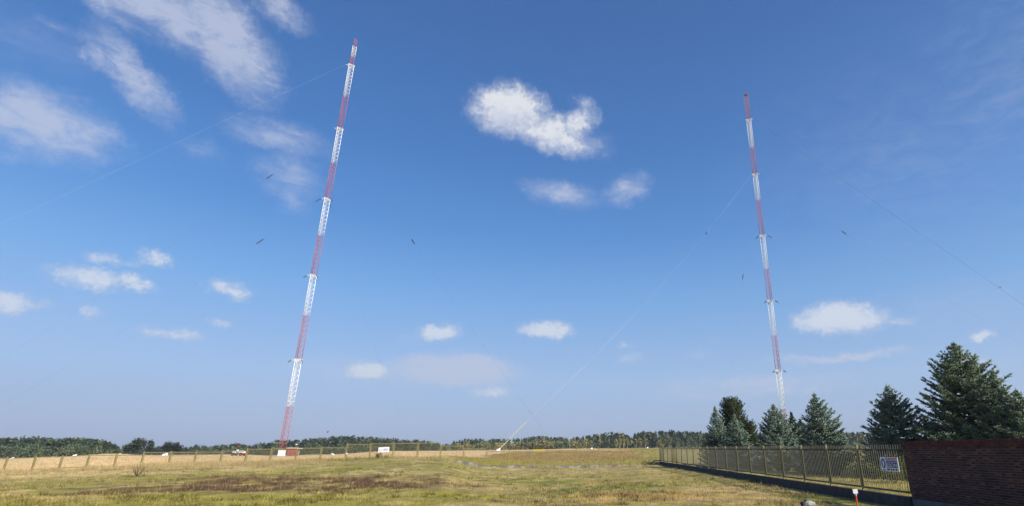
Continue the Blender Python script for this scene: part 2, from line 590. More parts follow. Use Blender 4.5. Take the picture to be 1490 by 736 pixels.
def build_terrain():
    az = np.concatenate([np.linspace(-pi, -1.02, 40, endpoint=False), np.linspace(-1.02, 0.9, 620), np.linspace(0.9, pi, 40)[1:-1]])
    rr = np.concatenate([[0.5, 6, 12, 16], np.geomspace(18, 150, 170), np.geomspace(153, 900, 60), [1200, 1700, 2500, 4000, 7000]])
    A, R = np.meshgrid(az, rr)
    X, Y = (R * np.sin(A)).ravel(), (R * np.cos(A)).ravel()
    Z = ground(X, Y)
    V = np.stack([X, Y, Z], 1)
    na, nr = len(az), len(rr)
    i, j = np.meshgrid(np.arange(na), np.arange(nr - 1))
    i2 = (i + 1) % na
    Fq = np.stack([j * na + i, (j + 1) * na + i, (j + 1) * na + i2, j * na + i2], -1).reshape(-1, 4)[:, ::-1]
    m = mat('meadow_soil', (1, 1, 1), 0.95, var=.18, scale=2.2, bump=.5, bscale=7, attr=True, spec=.1)
    o = raw_mesh('ground', V, Fq, m, tone(X, Y), nside=4)
    o.data.polygons.foreach_set('use_smooth', [True] * len(o.data.polygons))
    o['kind'] = 'structure'


build_terrain()


# ------------------------------------------------------------------ grass (stuff)
def blades(X, Y, h, nb, spread, lean, wid, cols, zoff=-0.01):
    n = len(X)
    base = np.stack([X, Y, ground(X, Y) + zoff], 1)
    B = np.repeat(base, nb, 0)
    H = np.repeat(h, nb) * rng.uniform(.45, 1.15, n * nb)
    a = rng.uniform(0, 2 * pi, n * nb)
    off = rng.uniform(0, spread, n * nb)
    B = B + np.stack([np.cos(a) * off, np.sin(a) * off, np.zeros(n * nb)], 1)
    ln = rng.uniform(.1, lean, n * nb) * H
    tip = B + np.stack([np.cos(a) * ln, np.sin(a) * ln, H], 1)
    wa = rng.uniform(0, pi, n * nb)
    w = wid * rng.uniform(.6, 1.3, n * nb)
    s = np.stack([np.cos(wa) * w, np.sin(wa) * w, np.zeros(n * nb)], 1)
    V = np.stack([B - s, B + s, tip], 1).reshape(-1, 3)
    Fq = np.arange(len(V)).reshape(-1, 3)
    C = np.repeat(cols, nb, 0) * rng.uniform(.75, 1.3, (n * nb, 1))
    return V, Fq, np.repeat(C, 3, 0)


def build_grass():
    m = mat('grass_blades', (1, 1, 1), 0.8, var=.12, scale=1.0, attr=True, spec=.15, transl=.3)
    # the meadow in front of the fences
    n = 62000
    Y = 19 / (1 - rng.uniform(0, 1, n) * (1 - 19 / 82.))
    u = rng.uniform(-1.05, .66, n)
    X = u * Y
    k = (Y < far_y(X) - .15) & (X < side_x(Y) - .35)
    X, Y = X[k], Y[k]
    c = tone(X, Y)
    n1 = fbm(X / 4, Y / 4, 77)
    red = (c[:, 0] / c[:, 1] > 1.38)
    h = (0.055 + .12 * np.clip(n1 - .35, 0, 1) + .09 * red) * (1 + .5 * (X < -18) * (Y > 38))
    h = h * rng.uniform(.6, 1.3, len(X)) * .85
    V, Fq, C = blades(X, Y, h, 6, .10, .8, .011 + 0, c * 1.12)
    # scale blade width gently with distance from the path where the grass grows coarser
    o = raw_mesh('meadow_grass', V, Fq, m, C)
    o['kind'] = 'stuff'
    o['label'] = 'patchy dry meadow grass in front of the two fences'
    # coarser tussocks that throw small shadows
    n = 9000
    Y = 19 / (1 - rng.uniform(0, 1, n) * (1 - 19 / 80.))
    X = rng.uniform(-1.05, .66, n) * Y
    k = (Y < far_y(X) - .3) & (X < side_x(Y) - .5) & (fbm(X / 2.5, Y / 2.5, 141) > .47)
    X, Y = X[k], Y[k]
    c = tone(X, Y)
    c = c * np.where(rng.uniform(0, 1, len(X)) < .35, .5, 1.15)[:, None]
    V, Fq, C = blades(X, Y, .20 * rng.uniform(.5, 1.3, len(X)), 12, .17, .9, .014, c)
    o = raw_mesh('grass_tussocks', V, Fq, m, C)
    o['kind'] = 'stuff'
    o['label'] = 'coarse grass tussocks scattered over the meadow'
    # rusty dead weeds standing in the brown patches
    n = 15000
    Y = 19 / (1 - rng.uniform(0, 1, n) * (1 - 19 / 76.))
    X = rng.uniform(-.95, .1, n) * Y
    c = tone(X, Y)
    k = (c[:, 0] / c[:, 1] > 1.42) & (Y < far_y(X) - 1)
    X, Y, c = X[k], Y[k], c[k]
    V, Fq, C = blades(X, Y, .26 * rng.uniform(.4, 1.35, len(X)), 6, .10, .6, .012, np.where(rng.uniform(0, 1, (len(X), 1)) < .3, TAN[None] * .7, REDB[None] * 1.15) * rng.uniform(.6, 1.6, (len(X), 1)))
    o = raw_mesh('dead_weeds', V, Fq, m, C)
    o['kind'] = 'stuff'
    o['label'] = 'rusty brown dead weeds in the dark patches of the meadow'
    # a few yellow flower heads
    fx = np.array([photo_ground(*p)[:2] for p in ((783, 699), (786, 700), (781, 698), (710, 726), (716, 725), (720, 725), (704, 728), (851, 722), (886, 724), (782, 702), (938, 716), (1060, 728))])
    fx = np.repeat(fx, 3, 0) + rng.normal(size=(36, 2)) * .12
    V, Fq, C = blades(fx[:, 0], fx[:, 1], np.full(36, .12), 3, .05, .6, .018, np.tile(np.array([[.60, .48, .03]]), (36, 1)))
    o = raw_mesh('yellow_flowers', V, Fq, m, C)
    o['kind'] = 'stuff'
    o['label'] = 'small yellow flowers in the meadow'
    # tall dry stalks along the left bank and the fence foot
    n = 14000
    X = rng.uniform(-78, 8, n)
    Y = far_y(X) - rng.gamma(1.6, 2.6, n)
    den = fbm(X / 5, Y / 3, 91)
    k = (Y > 25) & (den > .46 + .2 * (X > -30)) & (rng.uniform(0, 1, n) < np.where(X < -22, 1, .45))
    X, Y = X[k], Y[k]
    c = tone(X, Y) * .4 + (TAN * 1.2)[None] * .6
    V, Fq, C = blades(X, Y,   .55 * rng.uniform(.5, 1.25, len(X)), 8, .18, .5, .014, c)
    o = raw_mesh('tall_dry_grass', V, Fq, m, C)
    o['kind'] = 'stuff'
    o['label'] = 'tall straw coloured grass along the foot of the far fence'
    # the cut field behind the far fence
    n = 30000
    Y = 68 / (1 - rng.uniform(0, 1, n) * (1 - 68 / 260.))
    X = rng.uniform(-1.05, .12, n) * Y
    k = Y > far_y(X) + .2
    X, Y = X[k], Y[k]
    c = tone(X, Y)
    V, Fq, C = blades(X, Y, .26 * rng.uniform(.5, 1.3, len(X)), 5, .3, .6, .03, c * 1.08)
    o = raw_mesh('field_grass', V, Fq, m, C)
    o['kind'] = 'stuff'
    o['label'] = 'pale dry grass of the field behind the far fence'
    # the lawn under the spruces
    n = 12000
    Y = 22 / (1 - rng.uniform(0, 1, n) * (1 - 22 / 95.))
    X = side_x(np.minimum(Y, 80)) + .3 + rng.uniform(0, .45, n) * Y
    c = tone(X, Y)
    V, Fq, C = blades(X, Y, .13 * rng.uniform(.5, 1.4, n), 6, .14, .8, .014, c * 1.1)
    o = raw_mesh('lawn_grass', V, Fq, m, C)
    o['kind'] = 'stuff'
    o['label'] = 'yellow green lawn under the spruces behind the side fence'


build_grass()

# ------------------------------------------------------------------ masts
M_RED = mat('mast_red_paint', (.38, .11, .12), .45, var=.12, scale=.6)
M_WHITE = mat('white_paint', (.80, .80, .79), .45, var=.06, scale=.8)
M_STEEL = mat('galvanised_steel', (.45, .46, .47), .45, .6, var=.1)
M_DARK = mat('insulator_glaze', (.035, .028, .026), .3, var=.2)
M_CONC = mat('concrete', (.36, .35, .33), .9, var=.22, scale=3, bump=.4, bscale=14)
MAST_L = (-198.0, 373.6)
MAST_R = (136.7, 394.0)


def mast_section(root, z0, z1, face, m, leg_r=.21, yaw=0.0):
    R = face / sqrt(3)
    cr = [(R * cos(yaw + 2 * pi * k / 3), R * sin(yaw + 2 * pi * k / 3)) for k in range(3)]
    nb = max(2, round((z1 - z0) / 3.35))
    dz = (z1 - z0) / nb
    b = MB()
    for k in range(3):
        p, q = cr[k], cr[(k + 1) % 3]
        for i in range(nb):
            za, zb = z0 + i * dz, z0 + (i + 1) * dz
            b.tube((*p, za + .02), (*q, zb - .02),   .085, n=4, cap=False)
            b.tube((*p, zb - .1), (*q, zb - .1), .075, n=4, cap=False)
    # the ladder and feeder that run up inside
    for sx in (-.22, .22):
        b.tube((sx, 0, z0), (sx, 0, z1), .05, n=4, cap=False)
    for i in range(int((z1 - z0) / 1.0)):
        b.tube((-.22, 0, z0 + i + .5), (.22, 0, z0 + i + .5), .03, n=3, cap=False)
    sec = b.build('mast_section', m, root)
    for k in range(3):
        lb = MB()
        lb.tube((*cr[k], z0), (*cr[k], z1), leg_r, n=8)
        lb.build('leg', m, sec, True)
    return sec


def mast_collar(root, z, face, az_list, strut=0.0, yaw=0.0):
    R = face / sqrt(3)
    b = MB()
    cr = [Vector((R * 1.18 * cos(yaw + 2 * pi * k / 3), R * 1.18 * sin(yaw + 2 * pi * k / 3), z)) for k in range(3)]
    for k in range(3):
        p, q = cr[k], cr[(k + 1) % 3]
        for dz in (-.55, 0, .55):
            b.tube(p + Vector((0, 0, dz)), q + Vector((0, 0, dz)), .13, n=5)
        b.tube(p + Vector((0, 0, -.6)), p + Vector((0, 0, .6)), .16, n=5)
    for a in az_list:
        d = Vector((sin(radians(a)), cos(radians(a)), 0))
        b.tube(Vector((0, 0, z)) + d * R * .8, Vector((0, 0, z)) + d * (R + 1.5), .3, .18, 6)
    c = b.build('guy_collar', M_WHITE, root)
    if strut:
        for a in az_list:
            d = Vector((sin(radians(a)), cos(radians(a)), 0))
            p0 = Vector((0, 0, z)) + d * (R + 1.4)
            p1 = p0 + d * strut * .78 + Vector((0, 0, -strut * .72))
            s = MB()
            s.tube(p0, p1, .2, .17, 6)
            for t in np.linspace(.1, .9, 6):
                pp = p0.lerp(p1, t)
                e = (p1 - p0).normalized() * .12
                s.tube(pp - e, pp + e, .31, .31, 7)
            s.build('guy_insulator', M_DARK, c)


def mast_base(root, face, yaw=0.0):
    b = MB()
    R = face / sqrt(3)
    b.box((0, 0, .1), (3.6, 3.6, .5))
    b.build('foundation', M_CONC, root)
    for k in range(3):
        s = MB()
        p = Vector((R * cos(yaw + 2 * pi * k / 3), R * sin(yaw + 2 * pi * k / 3), .6))
        s.tube(p, p + Vector((0, 0, 1.0)), .42, .34, 8)
        s.build('foot', M_STEEL, root)


def build_masts():
    zl = gz(*MAST_L)
    m1 = thing('radio_mast', 'taller red and white lattice radio mast on the left beside the brick hut', 'radio mast', (MAST_L[0], MAST_L[1], zl), 0, 'red and white radio masts')
    mast_base(m1, 4.1, .25)
    hs = [1.6, 29.5, 60, 91, 120.2, 151.5, 181, 212, 242.6, 273.8, 304]
    for i in range(10):
        mast_section(m1, hs[i] - zl * (i > 0), hs[i + 1] - zl, 4.1, M_RED if i % 2 == 0 else M_WHITE, .17, .25)
    mast_section(m1, 304 - zl + .6, 313 - zl, 2.7, M_RED, .17, .25)
    mast_section(m1, 313 - zl, 323.6 - zl, 3.1, M_WHITE, .16, .25)
    pk = MB()
    for dz in np.arange(314, 323, 1.5):
        pk.tube((-1.7, .2, dz - zl), (1.7, -.2, dz - zl), .14, n=5)
        pk.tube((0, 1.7, dz - zl), (0, -1.7, dz - zl), .14, n=5)
    pk.build('antenna_panel', mat('antenna_pink', (.62, .42, .42), .5, var=.1), m1)
    mast_section(m1, 323.6 - zl, 331 - zl, 2.2, M_RED, .15, .25)
    tp = MB()
    tp.tube((0, 0, 330.5 - zl), (0, 0, 333.5 - zl), .07, .03, 5)
    tp.build('lightning_rod', M_STEEL, m1)
    AZL = (245, 120, 3)
    for z, st in ((60, 2.4), (120.2, 2.8), (181, 4.8), (242.6, 0), (304, 0)):
        mast_collar(m1, z - zl, 4.1, AZL, st, .25)
    zr = gz(*MAST_R)
    m2 = thing('radio_mast', 'shorter red and white lattice radio mast rising behind the spruces on the right', 'radio mast', (MAST_R[0], MAST_R[1], zr), 0, 'red and white radio masts')
    mast_base(m2, 3.6, 1.0)
    hs = [1.6, 29.2, 55.7, 80.7, 107, 132, 159.2, 190, 212.7, 238, 264.5, 289.8]
    for i in range(11):
        mast_section(m2, hs[i] - zr * (i > 0), hs[i + 1] - zr, 3.6, M_RED if i % 2 == 0 else M_WHITE, .17, 1.0)
    tp = MB()
    tp.box((0, 0, 290.3 - zr), (1.0, 1.0, .5))
    tp.build('top_box', mat('dark_red_paint', (.16, .03, .035), .5), m2)
    for z, st in ((55.7, 2.2), (107, 2.8), (159.2, 4.2), (212.7, 0), (264.5, 0)):
        mast_collar(m2, z - zr, 3.6, (249, 126, 3), st, 1.0)


build_masts()


def anchor_pos(M, az, R):
    x, y = M[0] + R * sin(radians(az)), M[1] + R * cos(radians(az))
    return Vector((x, y, gz(x, y) + 2.2))


def guy_wire(label, M, h, az, R, sag, ins, r=.055, m=None):
    a0 = radians(az)
    P0 = Vector((M[0] + 3.5 * sin(a0), M[1] + 3.5 * cos(a0), h))
    P1 = anchor_pos(M, az, R)
    root = thing('guy_wire', label, 'guy wire', P0)
    pt = lambda t: P0.lerp(P1, t) - P0 + Vector((0, 0, -4 * sag * t * (1 - t)))
    b = MB()
    b.path([pt(t) for t in np.linspace(0, 1, 25)], r, 5)
    b.build('cable', m or M_STEEL, root)
    for (t, ln) in ins:
        c = pt(t)
        d = (pt(t + .01) - pt(t - .01)).normalized()
        s = MB()
        s.tube(c - d * ln / 2, c + d * ln / 2, .26, .26, 6)
        for q in np.linspace(-.42, .42, 6):
            s.tube(c + d * (ln * q - .15), c + d * (ln * q + .15), .36, .36, 7)
        s.build('insulator', M_DARK, root)


M_WIRE_D = mat('dark_cable', (.10, .10, .11), .6, .3, var=.1)  # darker cable colour, used for most of the guys
M_WIRE_L = mat('sunlit_cable', (.75, .75, .76), .5, var=.1)  # pale copy of the cable: sunlight on the steel put into its colour
guy_wire('pale guy wire sloping left from near the top of the left mast', MAST_L, 304, 227, 250, 0, [], .015, M_WIRE_L)
guy_wire('guy wire left of the left mast with the higher of two dark insulators', MAST_L, 242.6, 249, 200, 7, [(.188, 5.0)], .017, M_WIRE_D)
guy_wire('guy wire left of the left mast with the lower of two dark insulators', MAST_L, 181, 243, 165, 5, [(.207, 5.4)], .017, M_WIRE_D)
guy_wire('guy wire sloping right from the left mast with one dark insulator', MAST_L, 242.6, 115, 200, 5, [(.445, 4.6)], .017, M_WIRE_D)
guy_wire('pale guy wire sloping left from the right mast down to a white anchor block', MAST_R, 212.7, 249, 200, 10, [(.245, 2.4)], .021, M_WIRE_L)
guy_wire('dark guy wire sloping right out of the picture from the right mast', MAST_R, 264.5, 130, 203, -1, [(.9, 2)], .045, M_WIRE_D)
guy_wire('guy wire right of the right mast with one dark insulator high up', MAST_R, 212.7, 124, 200, 8, [(.275, 3.6)], .017, M_WIRE_D)
guy_wire('steep guy wire hanging just left of the right mast with one dark insulator', MAST_R, 212.7, 0, 200, 6, [(.3, 4.6)], .017, M_WIRE_D)
guy_wire('guy wire running from the left mast away to the far anchor by the wood', MAST_L, 181, 7, 200, 6, [], .017, M_WIRE_D)


def anchor(M, az, R, label, size=1.0, stay=None, aim=None):
    x, y = M[0] + R * sin(radians(az)), M[1] + R * cos(radians(az))
    z = gz(x, y)
    root = thing('guy_anchor', label, 'guy anchor', (x, y, z), 0, 'white guy anchors in the dry field')
    d = Vector((M[0] - x, M[1] - y, 0)).normalized()
    up = Vector((0, 0, 1))
    s = d.cross(up)
    b = MB()
    ax = (d, s, up)
    vs = [(-1.6, -1.1, -.3), (-1.6, 1.1, -.3), (1.5, 1.1, -.3), (1.5, -1.1, -.3), (-1.0, -.9, .9), (-1.0, .9, .9), (1.6, .9, 1.9), (1.6, -.9, 1.9)]
    b.add([(d * p[0] + s * p[1] + up * p[2]) * size for p in vs], [(3, 2, 1, 0), (4, 5, 6, 7), (0, 1, 5, 4), (1, 2, 6, 5), (2, 3, 7, 6), (3, 0, 4, 7)])
    b.build('anchor_block', M_WHITE, root)
    if stay:
        dirv = (d * cos(radians(stay[1])) + up * sin(radians(stay[1])))
        t = MB()
        p0 = (d * 1.4 + up * 1.6) * size
        t.tube(p0, p0 + dirv * stay[0], .28, .2, 6)
        t.build('stay_rod', mat('yellow_grey_rod', (.42, .40, .26), .5, var=.1), root)
    return root


anchor(MAST_R, 249, 200, 'white guy anchor with long pale rod standing before the mixed wood', .72, (21, 44))
anchor(MAST_R, 249, 144, 'small white guy anchor at the field edge below the dark pines', .38)
anchor(MAST_R, 247, 109, 'small white guy anchor by the yellowing birches', .34)
anchor(MAST_L, 247, 62, 'white guy anchor leaning to the right below the two dark pines', .9, (4, 40))
anchor(MAST_L, 247, 105, 'bright white guy anchor in the dry field between two fence posts far left', .62)
anchor(MAST_L, 247, 132, 'small white guy anchor at the far left edge of the wood', .5)
anchor(MAST_L, 7, 200, 'small white guy anchor with a thin strut seen through the far fence', .7, (7, 50))
anchor(MAST_L, 120, 52, 'left one of two small white blocks seen through the fence right of the hut', .55)
anchor(MAST_L, 115, 58, 'right one of two small white blocks seen through the fence right of the hut', .55)
anchor(MAST_L, 240, 82, 'small white block in the dry field left of the fence post with weeds', .4)


# ------------------------------------------------------------------ buildings by the mast
def build_hut():
    Y = 352.0
    x = at(424.2, Y)
    z = gz(x, Y)
    root = thing('tuning_hut', 'small red brick hut with a flat white roof beside the left mast', 'hut', (x, Y, z), radians(12))
    bm = mat('hut_brick', (.30, .075, .05), .85, var=.2, scale=2.0, bump=.3)
    b = MB()
    b.box((0, 0, 1.75), (3.0, 2.2, 2.35))
    b.build('wall', bm, root)
    r = MB()
    r.box((.4, 0, 4.42), (3.9, 2.7, .3))
    r.build('roof', M_WHITE, root)
    d = MB()
    d.box((-1.0, -2.23, .9), (.5, .05, 1.05))
    d.build('door', mat('hut_door', (.12, .09, .08), .6), root)
    w = MB()
    w.box((1.3, -2.23, 1.7), (.55, .05, .5))
    w.build('window', mat('hut_window', (.08, .09, .1), .2), root)
    p = MB()
    p.box((3.15, -.6, 1.7), (.15, .2, 2.3))
    p.build('downpipe', M_STEEL, root)
    # the white cabinet in front of the mast
    Y2 = 346.0
    x2 = at(407.2, Y2)
    z2 = gz(x2, Y2)
    c = thing('equipment_cabinet', 'plain white equipment cabinet at the foot of the left mast', 'cabinet', (x2, Y2, z2), radians(6))
    b = MB()
    b.box((0, 0, 1.8), (1.8, .9, 1.65))
    b.build('cabinet_body', M_WHITE, c)
    b = MB()
    b.box((0, 0, -.1), (1.9, .95, .25))
    b.build('plinth', M_CONC, c)
    b = MB()
    b.box((0, 0, 3.51), (1.9, 1.0, .055))
    b.build('lid', mat('cabinet_lid', (.72, .72, .72), .5), c)
    # lamp post
    x3, y3 = at(419, 350), 356.0
    l = thing('lamp_post', 'thin lamp post with a small white head behind the brick hut', 'lamp post', (x3, y3, gz(x3, y3)))
    b = MB()
    b.tube((0, 0, 0), (0, 0, 6.6), .09, .06, 6)
    b.build('pole', M_STEEL, l)
    b = MB()
    b.box((.15, 0, 6.7), (.5, .3, .22))
    b.build('lamp_head', M_WHITE, l)


build_hut()


def build_vehicle():
    Y = 172.0
    x = at(344.5, Y)
    z = gz(x, Y) + .06
    v = thing('utility_vehicle', 'small white and red farm vehicle parked in the dry field behind the far fence', 'vehicle', (x, Y, z), radians(-8))
    wm = mat('vehicle_white', (.78, .78, .77), .35, var=.05)
    rm = mat('vehicle_red', (.45, .03, .025), .4, var=.08)
    gm = mat('vehicle_grey', (.20, .21, .22), .5, var=.1)
    b = MB()
    b.box((0, 0, .62), (2.0, .62, .12))
    b.box((-.2, 0, .86), (.55, .5, .16))
    b.build('chassis', gm, v)
    b = MB()     # bonnet with a sloped nose
    pr = [(.45, .62), (2.0, .62), (2.05, .92), (1.7, 1.22), (.6, 1.32), (.42, 1.1)]
    vs = [(p[0], -.62, p[1] + .14) for p in pr] + [(p[0], .62, p[1] + .14) for p in pr]
    n = len(pr)
    b.add(vs, [tuple(range(n)), tuple(range(2 * n - 1, n - 1, -1))] + [(i, (i + 1) % n, n + (i + 1) % n, n + i) for i in range(n)])
    b.build('bonnet', wm, v)
    b = MB()
    b.box((1.25, 0, .66), (.85, .66, .1))
    b.box((2.02, 0, .6), (.1, .6, .18))
    b.build('bumper', rm, v)
    b = MB()
    b.box((-1.25, 0, 1.1), (.55, .6, .28))
    b.box((-.62, 0, 1.35), (.08, .45, .35))
    b.build('rear_box', wm, v)
    b = MB()
    for sy in (-.5, .5):
        b.tube((-.5, sy, 1.0), (-.4, sy, 1.75), .04, n=5)
        b.tube((.45, sy, 1.2), (.2, sy, 1.75), .04, n=5)
        b.tube((-.4, sy, 1.75), (.2, sy, 1.75), .04, n=5)
    b.build('roll_bar', M_DARK, v)
    for sx in (-1.45, 1.2):
        for sy in (-.72, .72):
            w = MB()
            w.tube((sx, sy - .14, .42), (sx, sy + .14, .42), .46, n=14)
            wo = w.build('wheel', mat('tyre_rubber', (.02, .02, .02), .8), v)
            h = MB()
            h.tube((sx, sy - .16, .42), (sx, sy + .16, .42), .2, n=10)
            h.build('rim', gm, wo)
    xp = at(342.3, Y + 6)
    p = thing('sign_post', 'thin post with a dark brown box on top behind the farm vehicle', 'post', (xp, Y + 6, gz(xp, Y + 6)))
    b = MB()
    b.tube((0, 0, 0), (0, 0, 2.9), .07, n=6)
    b.build('pole', mat('dark_wood', (.07, .05, .035), .8), p)
    b = MB()
    b.box((0, 0, 2.75), (.35, .25, .3))
    b.box((0, 0, 3.1), (.42, .32, .05))
    b.build('box', mat('brown_box', (.14, .07, .04), .7), p)


build_vehicle()

# ------------------------------------------------------------------ fences
M_FENCE = mat('olive_fence_paint', (.105, .092, .045), .55, var=.22, scale=4, bump=.1)
M_FPOST = mat('olive_post_paint', (.235, .195, .085), .55, var=.2, scale=5, bump=.1)
M_BAR = mat('fence_bar_paint', (.14, .135, .105), .5, var=.18, scale=6)
M_PLINTH = mat('plinth_concrete', (.055, .053, .052), .95, var=.35, scale=3.5, bump=.6, bscale=12)


def frame_axes(a, b):
    d = (b - a).normalized()
    return d, Vector((-d.y, d.x, 0)), Vector((0, 0, 1))


def side_fence():
    root = thing('metal_fence', 'olive metal bar fence on a dark plinth running away beside the spruces', 'fence', (FEN_A.x, FEN_A.y, 0))
    o = Vector((FEN_A.x, FEN_A.y, 0))
    NP = 19
    d3 = Vector((FEN_B.x - FEN_A.x, FEN_B.y - FEN_A.y, 0))
    Ltot = d3.length
    d = d3.normalized()
    s = Vector((-d.y, d.x, 0))
    up = Vector((0, 0, 1))
    step = Ltot / NP
    ptop = lambda q: .40 + .21 * q / Ltot
    barmesh = None
    nbar = 0
    for i in range(NP):
        q0, q1 = i * step, (i + 1) * step
        zt0, zt1 = ptop(q0), ptop(q1)
        zm = (zt0 + zt1) / 2
        c = d * ((q0 + q1) / 2)
        # plinth slab of this bay
        b = MB()
        gz0 = gz(*(o + d * q0).to_2d()) - .35
        vs = []
        for (q, zt) in ((q0 + .004 if i else -.47, zt0), (q1 - .004, zt1)):
            for (w, z) in ((-.14, gz0), (.14, gz0), (.13, zt), (-.13, zt)):
                vs.append(d * q + s * w + up * z)
        b.add(vs, [(0, 1, 2, 3), (7, 6, 5, 4), (0, 4, 5, 1), (1, 5, 6, 2), (2, 6, 7, 3), (3, 7, 4, 0)])
        b.build('plinth_slab', M_PLINTH, root)
        # post; the first panel is fixed straight to the wall
        b = MB()
        p = d * q0
        if i:
            b.box(p + up * (zt0 + .88), (.045, .045, .95), (d, s, up))
            b.box(p + up * (zt0 + 1.845), (.052, .052, .012), (d, s, up))
            b.build('post', M_FPOST, root)
        # panel frame
        b = MB()
        z0, z1 = zm + .14, zm + 1.66
        a0, a1 = (q0 + .11 if i else -.46), q1 - .07
        cm = (a0 + a1) / 2
        ha = (a1 - a0) / 2
        b.box(d * cm + up * z0, (ha, .02, .035), (d, s, up))
        b.box(d * cm + up * z1, (ha, .02, .028), (d, s, up))
        b.box(d * (a0 + .02) + up * ((z0 + z1) / 2), (.022, .022, (z1 - z0) / 2 - .036), (d, s, up))
        b.box(d * (a1 - .02) + up * ((z0 + z1) / 2), (.022, .022, (z1 - z0) / 2 - .036), (d, s, up))
        fr = b.build('panel_frame', M_FENCE, root)
        # bars
        k = 17 if i else 20
        allb = MB()
        for j in range(k):
            q = a0 + .04 + (a1 - a0 - .08) * (j + .5) / k
            zb, ztp = z0 - .05, z1 + .13
            if nbar < 290:
                if barmesh is None:
                    bb = MB()
                    hh = (ztp - zb) / 2
                    bb.box((0, 0, 0), (.0095, .0075, hh), (d, s, up))
                    bb.tube((0, 0, hh), (0, 0, hh + .05), .010, .002, 4)
                    o1 = bb.build('bar', M_BAR)
                    barmesh = o1.data
                    bpy.data.objects.remove(o1)
                link('bar', barmesh, fr, d * q + s * .036 + up * ((zb + ztp) / 2), (random.uniform(-.008, .008), random.uniform(-.008, .008), 0))
                nbar += 1
            else:
                allb.box(d * q + s * .036 + up * ((zb + ztp) / 2), (.009, .007, (ztp - zb) / 2), (d, s, up))
        if allb.v:
            ab = allb.build('bars', M_BAR, fr)
            ab['kind'] = 'stuff'
    b = MB()
    b.box(d * Ltot + up * (ptop(Ltot) + .88), (.045, .045, .95), (d, s, up))
    b.build('post', M_FPOST, root)


side_fence()


